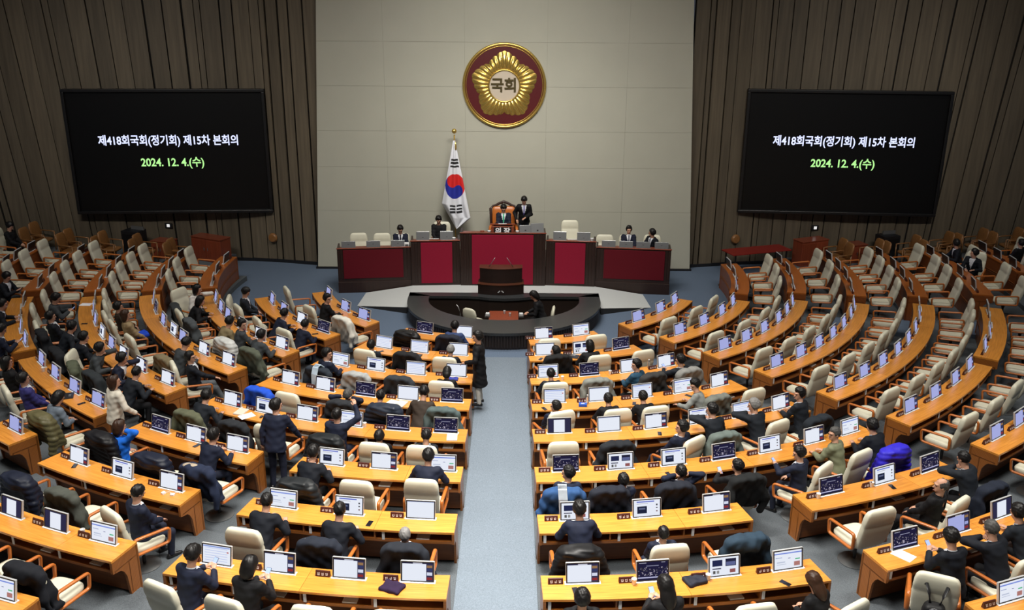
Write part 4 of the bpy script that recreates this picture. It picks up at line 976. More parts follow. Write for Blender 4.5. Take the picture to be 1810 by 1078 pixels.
 (7, 'RD', 0, 3, 20.86, 15.531, 'video', (5.717, -15.298, 0.601, 0.358), False, None),
 (7, 'RD', 1, 3, 24.89, 15.58, 'web', (6.943, -15.075, 0.601, 0.695), True, None),
 (7, 'RD', 2, 3, 28.76, 15.626, 'video', (7.744, -14.562, 0.601, 0.489), True, ('coat', (0.01, 0.014, 0.026), 'navy coat')),
 (7, 'RM', 0, 2, 36.81, 15.543, 'lav', (9.708, -13.147, 0.601, 0.636), False, None),
 (7, 'RM', 1, 2, 40.24, 15.543, 'lav', (10.477, -12.543, 0.601, 0.696), False, None),
 (7, 'LC', 0, 3, -12.86, 15.425, 'page', (-3.6, -15.936, 0.601, -0.222), True, None),
 (7, 'LC', 1, 3, -8.75, 15.408, 'web', (-2.468, -16.203, 0.601, -0.151), True, ('coat', (0.01, 0.013, 0.022), 'navy coat')),
 (7, 'LC', 2, 3, -4.49, 15.39, 'blank', (-1.254, -16.324, 0.601, -0.077), True, ('coat', (0.01, 0.012, 0.018), 'black coat')),
 (7, 'LD', 0, 3, -28.32, 15.466, 'doc', (-7.557, -14.436, 0.601, -0.482), False, ('puffer', (0.01, 0.013, 0.026), 'navy puffer coat')),
 (7, 'LD', 1, 3, -24.39, 15.47, 'web', (-6.651, -14.894, 0.601, -0.42), False, ('coat', (0.06, 0.065, 0.055), 'grey coat')),
 (7, 'LD', 2, 3, -20.48, 15.473, 'doc', (-5.552, -15.531, 0.601, -0.692), True, None),
 (7, 'LM', 0, 1, -36.14, 15.356, 'lav', (-9.613, -12.985, 0.601, -0.637), False, None),
 (7, 'RS', 0, 3, 86.16, 15.495, 'lav', (16.251, -1.196, 0.601, 1.497), False, None),
 (7, 'RS', 1, 3, 89.61, 15.454, 'lav', (16.114, -0.028, 0.601, 0.518), True, None),
 (7, 'RS', 2, 3, 92.79, 15.415, 'lav', (16.201, 0.684, 0.601, 1.613), False, None),
 (7, 'LS', 0, 3, -89.86, 14.849, 'lav', (-15.648, 0.067, 0.601, -1.575), False, None),
 (7, 'LS', 1, 3, -86.65, 14.887, 'lav', (-15.666, -0.811, 0.601, -1.519), False, None),
 (7, 'LS', 2, 3, -83.87, 14.92, 'lav', (-15.642, -1.574, 0.601, -1.471), False, None),
 (8, 'RC', 0, 4, 4.02, 17.22, 'doc', (1.106, -18.164, 0.741, 0.061), True, None),
 (8, 'RC', 1, 4, 7.27, 17.257, 'video', (2.247, -18.129, 0.741, 0.296), True, None),
 (8, 'RC', 2, 4, 10.66, 17.297, 'news', (3.245, -17.804, 0.741, 0.18), False, None),
 (8, 'RC', 3, 4, 13.82, 17.333, 'page', (4.337, -17.834, 0.741, 0.583), True, None),
 (8, 'RD', 0, 3, 20.29, 17.359, 'video', (6.061, -17.185, 0.741, -0.42), True, ('none', (-0.42, 0, 0), '')),
 (8, 'RD', 1, 3, 23.8, 17.336, 'lav', (7.196, -16.78, 0.741, 0.405), True, None),
 (8, 'RD', 2, 3, 27.07, 17.314, 'margin', (7.848, -16.33, 0.741, 0.448), True, None),
 (8, 'LC', 0, 4, -13.25, 17.256, 'table', (-4.152, -17.482, 0.741, -0.493), True, None),
 (8, 'LC', 1, 4, -10.11, 17.24, 'doc', (-3.293, -17.748, 0.741, -0.356), True, None),
 (8, 'LC', 2, 4, -6.77, 17.223, 'doc', (-2.228, -17.884, 0.741, -0.124), False, None),
 (8, 'LC', 3, 4, -3.57, 17.206, 'doc', (-1.226, -17.965, 0.741, -0.068), False, None),
 (8, 'LD', 0, 3, -25.72, 17.264, 'margin', (-7.933, -16.228, 0.741, -0.455), False, None),
 (8, 'LD', 1, 3, -22.62, 17.259, 'margin', (-7.042, -16.629, 0.741, -0.401), False, None),
 (8, 'LD', 2, 3, -19.59, 17.253, 'page', (-6.149, -17.063, 0.741, -0.346), False, ('hood', (0.008, 0.009, 0.013), 'black coat')),
 (9, 'RD', 0, 1, 21.07, 18.99, 'page', (7.017, -18.504, 0.893, 0.362), False, None),
 (9, 'LD', 0, 1, -19.94, 18.925, 'page', (-6.825, -18.507, 0.893, -0.353), False, None),
 (8, 'X', 0, 1, -91.76146973399537, 17.279, None, (-15.706, 0.483, 0.741, -1.602), True, None)]
# x, y, z, turn, pose, clothes, hair, hair colour, label, options
PEOPLE = [
 (-7.071, -4.006, 0.071, -1.403, 'backdown', 'charcoal', 'short', 'black', 'person in charcoal suit, black hair, looking down, seat one, second row, left middle', {'tie': None, 'trousers': 'black', 'glasses': False, 'size': 1.0}),
 (-4.884, -4.378, 0.0, -0.84, 'turnr', 'black', 'short', 'black', 'person in black clothes, black hair, turned right, seat two, first row, left middle', {'tie': None, 'trousers': 'black', 'glasses': True, 'size': 1.005}),
 (-5.931, -5.568, 0.071, -0.984, 'desk2', 'navy', 'short', 'black', 'person in navy suit, black hair, leaning on desk, seat three, second row, left middle', {'tie': None, 'trousers': 'navy', 'glasses': False, 'size': 0.965}),
 (-5.149, -6.284, 0.071, -0.686, 'desk', 'navy', 'short', 'black', 'person in navy suit, black hair, leaning on desk, seat four, second row, left middle', {'tie': None, 'trousers': 'navy', 'glasses': False, 'size': 0.915}),
 (-7.031, -6.597, 0.154, -0.817, 'desk2', 'tan', 'short', 'black', 'person in tan jacket, black hair, leaning on desk, seat four, third row, left middle', {'tie': None, 'trousers': 'black', 'glasses': False, 'size': 1.0}),
 (-6.486, -6.848, 0.154, -0.758, 'turnr', 'grey', 'short', 'black', 'person in grey jacket, black hair, turned right, seat five, third row, left middle', {'tie': None, 'trousers': 'black', 'glasses': False, 'size': 1.0}),
 (-5.925, -7.58, 0.154, -0.663, 'desk', 'grey', 'short', 'black', 'person in grey jacket, black hair, leaning on desk, seat six, third row, left middle', {'tie': None, 'trousers': 'black', 'glasses': False, 'size': 1.0}),
 (-4.021, -8.759, 0.154, -0.516, 'turnr', 'navy', 'short', 'black', 'person in navy suit, black hair, turned right, seat one, third row, left centre', {'tie': None, 'trousers': 'navy', 'glasses': False, 'size': 1.0}),
 (-3.059, -7.568, 0.071, -0.384, 'back', 'charcoal', 'short', 'black', 'person in charcoal suit, black hair, sitting back, seat one, second row, left centre', {'tie': None, 'trousers': 'black', 'glasses': False, 'size': 0.925}),
 (-1.253, -6.51, 0.0, -0.19, 'desk', 'blue', 'short', 'black', 'person in blue suit, black hair, leaning on desk, seat two, first row, left centre', {'tie': None, 'trousers': 'black', 'glasses': False, 'size': 1.0}),
 (-1.25, -7.985, 0.071, -0.155, 'desk', 'dark', 'short', 'grey', 'person in dark suit, grey hair, leaning on desk, seat three, second row, left centre', {'tie': None, 'trousers': 'black', 'glasses': False, 'size': 0.9}),
 (-1.226, -9.533, 0.154, -0.128, 'down', 'black', 'bob', 'black', 'person in black clothes, bobbed black hair, head bowed, seat four, third row, left centre', {'tie': None, 'trousers': 'black', 'glasses': False, 'size': 0.9}),
 (-3.128, -10.864, 0.249, -0.28, 'behind', 'navy', 'short', 'salt', 'person in navy suit, greying hair, hands behind head, seat three, fourth row, left centre', {'tie': None, 'trousers': 'navy', 'glasses': False, 'size': 0.9}),
 (-2.528, -10.979, 0.249, -0.226, 'desk2', 'navy', 'short', 'black', 'person in navy suit, black hair, leaning on desk, seat four, fourth row, left centre', {'tie': None, 'trousers': 'navy', 'glasses': False, 'size': 0.9}),
 (-1.627, -11.109, 0.249, -0.145, 'hunch', 'brown', 'short', 'black', 'person in brown jacket, black hair, hunched over desk, seat five, fourth row, left centre', {'tie': None, 'trousers': 'black', 'glasses': False, 'size': 1.005}),
 (-3.08, -12.258, 0.355, -0.246, 'raise', 'navy', 'thin', 'black', 'person in navy suit, black hair, arm raised, seat four, fifth row, left centre', {'tie': None, 'trousers': 'navy', 'glasses': False, 'size': 1.0}),
 (-2.174, -12.751, 0.355, -0.169, 'back', 'black', 'short', 'black', 'person in black clothes, black hair, sitting back, seat five, fifth row, left centre', {'tie': None, 'trousers': 'black', 'glasses': False, 'size': 0.9}),
 (-1.337, -12.841, 0.355, -0.104, 'backdown', 'dark', 'short', 'black', 'person in dark suit, black hair, looking down, seat six, fifth row, left centre', {'tie': None, 'trousers': 'black', 'glasses': False, 'size': 0.9}),
 (-1.22, -14.215, 0.472, -0.086, 'desk', 'navy', 'short', 'black', 'person in navy suit, black hair, leaning on desk, seat three, sixth row, left centre', {'tie': None, 'trousers': 'navy', 'glasses': False, 'size': 1.0}),
 (-3.267, -14.11, 0.472, -0.228, 'desk2', 'dark', 'short', 'black', 'person in dark suit, black hair, leaning on desk, seat one, sixth row, left centre', {'tie': None, 'trousers': 'black', 'glasses': False, 'size': 1.0}),
 (-3.596, -15.917, 0.601, -0.222, 'desk2', 'dark', 'thin', 'black', 'person in dark suit, black hair, leaning on desk, seat one, seventh row, left centre', {'tie': None, 'trousers': 'black', 'glasses': False, 'size': 1.0}),
 (-2.415, -16.168, 0.601, -0.148, 'desk2', 'dark', 'thin', 'black', 'person in dark suit, black hair, leaning on desk, seat two, seventh row, left centre', {'tie': None, 'trousers': 'black', 'glasses': False, 'size': 1.0}),
 (-1.316, -16.337, 0.601, -0.08, 'back', 'navy', 'thin', 'grey', 'person in navy suit, grey hair, sitting back, seat three, seventh row, left centre', {'tie': None, 'trousers': 'navy', 'glasses': False, 'size': 0.9}),
 (-4.148, -17.462, 0.741, -0.493, 'phone', 'navy', 'short', 'black', 'person in navy suit, black hair, holding hands up front, seat one, eighth row, left centre', {'tie': None, 'trousers': 'navy', 'glasses': True, 'size': 1.0}),
 (-3.289, -17.728, 0.741, -0.356, 'phone', 'black', 'bob', 'black', 'person in black clothes, holding hands up front, seat two, eighth row, left centre', {'tie': None, 'trousers': 'black', 'glasses': False, 'size': 1.0}),
 (-5.546, -15.512, 0.601, -0.692, 'backdown', 'navy', 'thin', 'black', 'person in navy suit, black hair, looking down, seat three, seventh row, left outer', {'tie': None, 'trousers': 'navy', 'glasses': False, 'size': 0.995}),
 (-5.218, -13.445, 0.472, -0.541, 'desk', 'navy', 'short', 'black', 'person in navy suit, black hair, leaning on desk, seat three, sixth row, left outer', {'tie': None, 'trousers': 'navy', 'glasses': False, 'size': 1.0}),
 (-6.866, -13.045, 0.472, -0.485, 'ear', 'brightblue', 'bob', 'brown', 'person in bright blue jacket, hand at ear, seat one, sixth row, left outer', {'tie': None, 'trousers': 'black', 'glasses': False, 'size': 0.99}),
 (-7.859, -10.333, 0.355, -0.65, 'desk2', 'charcoal', 'thin', 'black', 'person in charcoal suit, black hair, leaning on desk, seat eight, fifth row, left middle', {'tie': None, 'trousers': 'black', 'glasses': False, 'size': 1.0}),
 (-6.832, -9.056, 0.249, -1.084, 'reachr', 'dark', 'short', 'black', 'person in dark suit, black hair, arm along desk, seat seven, fourth row, left middle', {'tie': None, 'trousers': 'grey', 'glasses': True, 'size': 0.98}),
 (-5.985, -11.516, 0.355, -0.479, 'desk2', 'charcoal', 'short', 'black', 'person in charcoal suit, black hair, leaning on desk, seat one, fifth row, left centre', {'tie': None, 'trousers': 'black', 'glasses': False, 'size': 1.0}),
 (-8.452, -9.398, 0.355, -1.591, 'chin', 'navy', 'short', 'black', 'person in navy suit, black hair, hand at chin, seat seven, fifth row, left middle', {'tie': None, 'trousers': 'navy', 'glasses': True, 'size': 1.0}),
 (-9.176, -8.833, 0.355, -1.491, 'chin', 'grey', 'short', 'black', 'person in grey jacket, black hair, hand at chin, seat six, fifth row, left middle', {'tie': None, 'trousers': 'black', 'glasses': False, 'size': 1.0}),
 (-9.855, -8.266, 0.355, -0.873, 'desk', 'dark', 'short', 'black', 'person in dark suit, black hair, leaning on desk, seat five, fifth row, left middle', {'tie': None, 'trousers': 'black', 'glasses': False, 'size': 1.0}),
 (-10.501, -7.556, 0.355, -0.947, 'desk2', 'charcoal', 'short', 'black', 'person in charcoal suit, black hair, leaning on desk, seat four, fifth row, left middle', {'tie': None, 'trousers': 'black', 'glasses': False, 'size': 1.005}),
 (-10.911, -6.787, 0.355, -1.014, 'back', 'dark', 'short', 'black', 'person in dark suit, black hair, sitting back, seat three, fifth row, left middle', {'tie': None, 'trousers': 'black', 'glasses': False, 'size': 1.0}),
 (-11.642, -5.533, 0.355, -1.127, 'phone', 'grey', 'short', 'black', 'person in grey jacket, black hair, holding hands up front, seat two, fifth row, left middle', {'tie': None, 'trousers': 'black', 'glasses': False, 'size': 1.01}),
 (-7.468, -8.392, 0.249, -0.727, 'down', 'grey', 'short', 'black', 'person in grey jacket, black hair, head bowed, seat six, fourth row, left middle', {'tie': None, 'trousers': 'black', 'glasses': False, 'size': 1.0}),
 (-9.277, -6.356, 0.249, -0.97, 'back', 'beige', 'bob', 'brown', 'person in beige coat, bobbed brown hair, sitting back, seat four, fourth row, left middle', {'tie': None, 'trousers': 'black', 'glasses': False, 'size': 1.0}),
 (-9.705, -5.741, 0.249, -1.037, 'back', 'brown', 'short', 'black', 'person in brown jacket, black hair, sitting back, seat three, fourth row, left middle', {'tie': None, 'trousers': 'black', 'glasses': False, 'size': 1.0}),
 (-8.328, -4.913, 0.154, -1.206, 'desk2', 'black', 'bob', 'black', 'person in black clothes, bobbed black hair, leaning on desk, seat two, third row, left middle', {'tie': None, 'trousers': 'black', 'glasses': False, 'size': 1.0}),
 (-8.575, -3.831, 0.154, -2.005, 'chin', 'white', 'bob', 'black', 'person in white top, bobbed black hair, hand at chin, seat one, third row, left middle', {'tie': None, 'trousers': 'black', 'glasses': False, 'size': 1.0}),
 (-13.662, -3.973, 0.472, -1.633, 'phone', 'dark', 'short', 'black', 'person in dark suit, black hair, holding hands up front, seat four, sixth row, left wall', {'tie': None, 'trousers': 'black', 'glasses': False, 'size': 1.0}),
 (-12.742, -6.29, 0.472, -1.112, 'desk', 'dark', 'short', 'black', 'person in dark suit, black hair, leaning on desk, seat two, sixth row, far left', {'tie': None, 'trousers': 'black', 'glasses': False, 'size': 1.01}),
 (-11.664, -8.141, 0.472, -0.961, 'phone', 'navy', 'short', 'black', 'person in navy suit, black hair, holding hands up front, seat four, sixth row, far left', {'tie': None, 'trousers': 'navy', 'glasses': False, 'size': 1.0}),
 (-10.324, -9.96, 0.472, -0.803, 'back', 'black', 'bob', 'black', 'person in black clothes, bobbed black hair, sitting back, seat two, sixth row, left middle', {'tie': None, 'trousers': 'black', 'glasses': False, 'size': 1.0}),
 (-9.543, -10.816, 0.472, -0.898, 'back', 'purple', 'short', 'black', 'person in indigo suit, black hair, sitting back, seat three, sixth row, left middle', {'tie': None, 'trousers': 'black', 'glasses': False, 'size': 1.0}),
 (-8.688, -11.822, 0.472, -0.634, 'laptop', 'knit', 'bob', 'black', 'person in grey knit, bobbed black hair, hands in lap, seat four, sixth row, left middle', {'tie': None, 'trousers': 'black', 'glasses': False, 'size': 0.975}),
 (1.192, -7.945, 0.071, 0.502, 'backl', 'black', 'bob', 'black', 'person in black clothes, bobbed black hair, reclining leftward, seat one, second row, right centre', {'tie': None, 'trousers': 'black', 'glasses': False, 'size': 0.945}),
 (2.151, -7.802, 0.071, 0.269, 'desk', 'black', 'bob', 'black', 'person in black clothes, bobbed black hair, leaning on desk, seat two, second row, right centre', {'tie': None, 'trousers': 'black', 'glasses': False, 'size': 0.955}),
 (1.115, -9.564, 0.154, 0.116, 'desk', 'charcoal', 'short', 'black', 'person in charcoal suit, black hair, leaning on desk, seat one, third row, right centre', {'tie': None, 'trousers': 'black', 'glasses': False, 'size': 0.9}),
 (3.065, -9.222, 0.154, 0.578, 'turnl', 'teal', 'short', 'black', 'person in teal hooded top, black hair, turned left, seat three, third row, right centre', {'tie': None, 'trousers': 'black', 'glasses': False, 'size': 0.975}),
 (4.022, -8.895, 0.154, 0.598, 'phonel', 'charcoal', 'short', 'black', 'person in charcoal suit, black hair, one hand raised, seat four, third row, right centre', {'tie': None, 'trousers': 'black', 'glasses': False, 'size': 0.985}),
 (4.219, -10.565, 0.249, 0.635, 'reachl', 'lightgrey', 'short', 'black', 'person in light grey jacket, black hair, reaching left, seat four, fourth row, right centre', {'tie': None, 'trousers': 'black', 'glasses': False, 'size': 0.99}),
 (1.067, -11.191, 0.249, 0.359, 'backl', 'navy', 'short', 'black', 'person in navy suit, black hair, reclining leftward, seat one, fourth row, right centre', {'tie': None, 'trousers': 'navy', 'glasses': False, 'size': 0.9}),
 (2.242, -11.062, 0.249, 0.2, 'desk', 'black', 'short', 'black', 'person in black clothes, black hair, leaning on desk, seat two, fourth row, right centre', {'tie': None, 'trousers': 'black', 'glasses': False, 'size': 0.9}),
 (2.983, -10.932, 0.249, 0.266, 'desk', 'black', 'short', 'black', 'person in black clothes, black hair, leaning on desk, seat three, fourth row, right centre', {'tie': None, 'trousers': 'black', 'glasses': False, 'size': 0.9}),
 (4.167, -12.029, 0.355, 0.419, 'chin', 'charcoal', 'short', 'black', 'person in charcoal suit, black hair, hand at chin, seat four, fifth row, right centre', {'tie': None, 'trousers': 'black', 'glasses': False, 'size': 1.0}),
 (5.058, -11.795, 0.355, 0.577, 'chin', 'charcoal', 'short', 'grey', 'person in charcoal suit, grey hair, hand at chin, seat five, fifth row, right centre', {'tie': None, 'trousers': 'black', 'glasses': False, 'size': 1.0}),
 (3.295, -12.563, 0.355, 0.696, 'backl', 'navy', 'short', 'black', 'person in navy suit, black hair, reclining leftward, seat three, fifth row, right centre', {'tie': None, 'trousers': 'navy', 'glasses': False, 'size': 1.0}),
 (6.06, -11.234, 0.355, 0.581, 'turnl', 'charcoal', 'short', 'black', 'person in charcoal suit, black hair, turned left, seat six, fifth row, right centre', {'tie': None, 'trousers': 'black', 'glasses': False, 'size': 1.0}),
 (1.143, -14.58, 0.472, -0.094, 'turnl', 'navy', 'short', 'black', 'person in navy suit, black hair, turned left, seat one, sixth row, right centre', {'tie': None, 'trousers': 'navy', 'glasses': False, 'size': 0.945}),
 (2.047, -14.507, 0.472, 0.14, 'back', 'navy', 'short', 'black', 'person in navy suit, black hair, sitting back, seat two, sixth row, right centre', {'tie': None, 'trousers': 'navy', 'glasses': False, 'size': 0.905}),
 (3.074, -14.351, 0.472, 0.211, 'behind', 'navy', 'short', 'black', 'person in navy suit, black hair, hands behind head, seat three, sixth row, right centre', {'tie': None, 'trousers': 'navy', 'glasses': False, 'size': 0.9}),
 (4.064, -14.129, 0.472, 0.367, 'phonel', 'black', 'short', 'black', 'person in black clothes, black hair, one hand raised, seat four, sixth row, right centre', {'tie': None, 'trousers': 'black', 'glasses': False, 'size': 0.9}),
 (5.22, -13.771, 0.472, 0.797, 'phonel', 'navy', 'short', 'black', 'person in navy suit, black hair, one hand raised, seat five, sixth row, right centre', {'tie': None, 'trousers': 'navy', 'glasses': False, 'size': 0.955}),
 (6.097, -13.212, 0.472, 0.605, 'turnl', 'khaki', 'thin', 'salt', 'person in khaki jacket, greying hair, turned left, seat six, sixth row, right centre', {'tie': None, 'trousers': 'black', 'glasses': True, 'size': 1.0}),
 (6.975, -12.909, 0.472, 0.495, 'desk', 'dark', 'short', 'black', 'person in dark suit, black hair, leaning on desk, seat seven, sixth row, right centre', {'tie': None, 'trousers': 'black', 'glasses': False, 'size': 1.0}),
 (1.269, -16.093, 0.601, 0.079, 'desk', 'navy', 'short', 'black', 'person in navy suit, black hair, leaning on desk, seat one, seventh row, right centre', {'tie': None, 'trousers': 'navy', 'glasses': False, 'size': 1.0}),
 (2.425, -16.255, 0.601, 0.148, 'back', 'navy', 'thin', 'black', 'person in navy suit, black hair, sitting back, seat two, seventh row, right centre', {'tie': None, 'trousers': 'navy', 'glasses': False, 'size': 0.9}),
 (1.105, -18.144, 0.741, 0.061, 'back', 'black', 'short', 'black', 'person in black clothes, black hair, sitting back, seat one, eighth row, right centre', {'tie': None, 'trousers': 'black', 'glasses': False, 'size': 1.0}),
 (2.244, -18.11, 0.741, 0.296, 'phone', 'black', 'long', 'black', 'person in black clothes, holding hands up front, seat two, eighth row, right centre', {'tie': None, 'trousers': 'black', 'glasses': False, 'size': 1.0}),
 (4.332, -17.814, 0.741, 0.583, 'laptop', 'black', 'long', 'brown', 'person in black clothes, long brown hair, hands in lap, seat four, eighth row, right centre', {'tie': None, 'trousers': 'black', 'glasses': False, 'size': 0.9}),
 (6.934, -15.057, 0.601, 0.695, 'backl', 'black', 'bald', 'salt', 'person in black clothes, balding head, reclining leftward, seat two, seventh row, right outer', {'tie': None, 'trousers': 'black', 'glasses': False, 'size': 1.0}),
 (7.926, -14.393, 0.601, 0.503, 'face', 'charcoal', 'thin', 'black', 'person in charcoal suit, black hair, hands at face, seat three, seventh row, right outer', {'tie': None, 'trousers': 'black', 'glasses': False, 'size': 1.0}),
 (6.442, -16.959, 0.741, 0.363, 'phone', 'dark', 'short', 'black', 'person in dark suit, black hair, holding hands up front, seat one, eighth row, right outer', {'tie': None, 'trousers': 'black', 'glasses': False, 'size': 1.0}),
 (7.188, -16.762, 0.741, 0.405, 'face', 'dark', 'thin', 'salt', 'person in dark suit, greying hair, hands at face, seat two, eighth row, right outer', {'tie': None, 'trousers': 'black', 'glasses': False, 'size': 1.0}),
 (7.839, -16.312, 0.741, 0.448, 'desk', 'charcoal', 'short', 'black', 'person in charcoal suit, black hair, leaning on desk, seat three, eighth row, right outer', {'tie': None, 'trousers': 'black', 'glasses': False, 'size': 1.0}),
 (14.375, 0.187, 0.472, 1.584, 'turnr', 'dark', 'short', 'black', 'person in dark suit, black hair, turned right, seat four, sixth row, right wall', {'tie': None, 'trousers': 'black', 'glasses': False, 'size': 1.0}),
 (16.054, -0.028, 0.601, 0.518, 'back', 'black', 'short', 'black', 'person in black clothes, black hair, sitting back, seat two, seventh row, right wall', {'tie': (0.05, 0.06, 0.3), 'trousers': 'black', 'glasses': False, 'size': 0.965}),
 (14.345, -0.795, 0.472, 2.553, 'turnr', 'dark', 'short', 'black', 'person in dark suit, black hair, turned right, seat three, sixth row, right wall', {'tie': None, 'trousers': 'black', 'glasses': False, 'size': 1.0}),
 (-15.686, 0.482, 0.741, -1.602, 'backdown', 'black', 'short', 'black', 'person in black clothes, black hair, looking down, by the left board wall', {'tie': None, 'trousers': 'black', 'glasses': False, 'size': 1.0})]
ITEMS = [
 ('cup', -10.049, -9.261, 1.222, -0.826, 'white paper cup on desk, second seat, sixth row, left middle block'),
 ('cup', -6.172, -16.047, 1.491, -0.367, 'white paper cup on desk, third seat, eighth row, left outer block'),
 ('cup', -2.645, -11.64, 1.105, -0.223, 'white paper cup on desk, fourth seat, fifth row, left centre block'),
 ('cup', 1.371, -8.822, 0.904, 0.154, 'white paper cup on desk, first seat, third row, right centre block'),
 ('cup', 2.477, -8.482, 0.904, 0.284, 'white paper cup on desk, third seat, third row, right centre block'),
 ('cup', 1.913, -17.193, 1.491, 0.111, 'white paper cup on desk, second seat, eighth row, right centre block'),
 ('cup', 2.954, -17.08, 1.491, 0.171, 'white paper cup on desk, third seat, eighth row, right centre block'),
 ('cup', 5.266, -14.645, 1.351, 0.345, 'white paper cup on desk, first seat, seventh row, right outer block'),
 ('cup', 6.28, -14.268, 1.351, 0.415, 'white paper cup on desk, second seat, seventh row, right outer block'),
 ('phone', -8.495, -10.906, 1.222, -0.662, 'black phone lying flat on desk, fourth seat, sixth row, left middle block'),
 ('phone', -4.813, -5.79, 0.821, -0.693, 'black phone lying flat on desk, fourth seat, second row, left middle block'),
 ('phone', -2.972, -6.971, 0.821, -0.403, 'black phone lying flat on desk, first seat, second row, left centre block'),
 ('phone', -1.985, -15.486, 1.351, -0.128, 'black phone lying flat on desk, second seat, seventh row, left centre block'),
 ('phone', 0.905, -10.541, 0.999, 0.086, 'black phone lying flat on desk, first seat, fourth row, right centre block'),
 ('phone', 2.806, -10.266, 0.999, 0.267, 'black phone lying flat on desk, third seat, fourth row, right centre block'),
 ('phone', 3.096, -11.857, 1.105, 0.255, 'black phone lying flat on desk, third seat, fifth row, right centre block'),
 ('phone', 2.976, -13.656, 1.222, 0.215, 'black phone lying flat on desk, third seat, sixth row, right centre block'),
 ('phone', 4.013, -17.148, 1.491, 0.23, 'black phone lying flat on desk, fourth seat, eighth row, right centre block'),
 ('phone', 1.096, -17.352, 1.491, 0.063, 'black phone lying flat on desk, first seat, eighth row, right centre block'),
 ('phone', -5.584, -12.685, 1.222, -0.415, 'black phone lying flat on desk, second seat, sixth row, left outer block'),
 ('phone', -7.361, -13.711, 1.351, -0.493, 'black phone lying flat on desk, first seat, seventh row, left outer block'),
 ('phone', 0.931, -7.382, 0.821, 0.125, 'black phone lying flat on desk, first seat, second row, right centre block'),
 ('phone', 4.024, -9.848, 0.999, 0.388, 'black phone lying flat on desk, fourth seat, fourth row, right centre block'),
 ('phone', 6.634, -14.264, 1.351, 0.435, 'black phone lying flat on desk, second seat, seventh row, right outer block'),
 ('phone', -10.635, -5.91, 1.105, -1.064, 'black phone lying flat on desk, third seat, fifth row, left middle block'),
 ('paper', -5.08, -11.192, 1.105, -0.426, 'loose white paper sheet on desk, second seat, fifth row, left centre block'),
 ('paper', -2.292, -10.31, 0.999, -0.219, 'loose white paper sheet on desk, fourth seat, fourth row, left centre block'),
 ('paper', 5.922, -16.467, 1.491, 0.345, 'loose white paper sheet on desk, first seat, eighth row, right outer block'),
 ('paper', -11.244, -4.41, 1.105, -1.197, 'loose white paper sheet on desk, first seat, fifth row, left middle block'),
 ('booklet', -0.912, -12.076, 1.105, -0.075, 'pale booklet lying flat on desk, sixth seat, fifth row, left centre block'),
 ('booklet', -5.243, -11.011, 1.105, -0.444, 'pale booklet lying flat on desk, second seat, fifth row, left centre block'),
 ('booklet', -2.084, -10.363, 0.999, -0.198, 'pale booklet lying flat on desk, fourth seat, fourth row, left centre block'),
 ('folder', -2.101, -7.251, 0.821, -0.282, 'black folder lying flat on desk, second seat, second row, left centre block'),
 ('folder', 1.702, -7.225, 0.821, 0.231, 'black folder lying flat on desk, second seat, second row, right centre block'),
 ('folder', -8.929, -10.555, 1.222, -0.702, 'black folder lying flat on desk, third seat, sixth row, left middle block'),
 ('purple_cloth', -1.401, -17.312, 1.491, -0.081, 'folded dark purple cloth on desk, fourth seat, eighth row, left centre block'),
 ('navy_cloth', 2.765, -17.121, 1.491, 0.16, 'folded navy pouch on desk, third seat, eighth row, right centre block'),
 ('blue_cloth', -1.114, -8.828, 0.904, -0.126, 'crumpled blue scarf on desk, fourth seat, third row, left centre block'),
 ('blue_box', 1.714, -10.393, 0.999, 0.163, 'small blue packet on desk, second seat, fourth row, right centre block'),
 ('bottle', 1.817, -10.28, 0.999, 0.175, 'clear water bottle on desk, second seat, fourth row, right centre block'),
 ('bottle', 3.418, -8.074, 0.904, 0.4, 'clear water bottle on desk, fourth seat, third row, right centre block'),
 ('glass', -7.085, -7.591, 0.999, -0.751, 'clear glass tumbler on desk, sixth seat, fourth row, left middle block'),
 ('glass', -6.982, -7.661, 0.999, -0.739, 'clear glass tumbler beside another on desk, sixth seat, fourth row, left middle block'),
 ('charger', -5.329, -14.674, 1.351, -0.348, 'small white charger on desk, third seat, seventh row, left outer block'),
 ('charger', -5.496, -14.622, 1.351, -0.36, 'small white charger beside another on desk, third seat, seventh row, left outer block'),
 ('mouse', -4.773, -11.24, 1.105, -0.402, 'black computer mouse on desk, second seat, fifth row, left centre block'),
 ('glass', -7.253, -7.485, 0.999, -0.77, 'clear glass tumbler near the first on desk, sixth seat, fourth row, left middle block')]
WALL_CHAIRS = [
 (-15.74, 1.86, 0.601, -1.69),
 (-15.78, 2.62, 0.601, -1.74),
 (-14.44, 1.65, 0.472, -1.68),
 (-14.46, 2.24, 0.472, -1.72),
 (-13.36, 1.75, 0.355, -1.7),
 (-13.19, 1.97, 0.472, -1.72),
 (-11.99, 1.43, 0.355, -1.69),
 (-12.09, 2.07, 0.355, -1.74),
 (-10.87, 1.42, 0.249, -1.7),
 (-10.91, 1.91, 0.249, -1.74),
 (11.25, 2.45, 0.249, 1.79),
 (11.27, 1.88, 0.249, 1.74),
 (12.31, 2.02, 0.355, 1.73),
 (12.43, 1.74, 0.355, 1.71),
 (13.57, 2.12, 0.472, 1.73),
 (13.53, 1.48, 0.472, 1.68),
 (14.9, 2.6, 0.472, 1.74),
 (15.08, 2.38, 0.472, 1.73),
 (16.04, 2.59, 0.601, 1.73),
 (16.13, 2.15, 0.601, 1.7),
 (16.99, 2.16, 0.741, 1.7),
 (17.04, 1.71, 0.741, 1.67)]
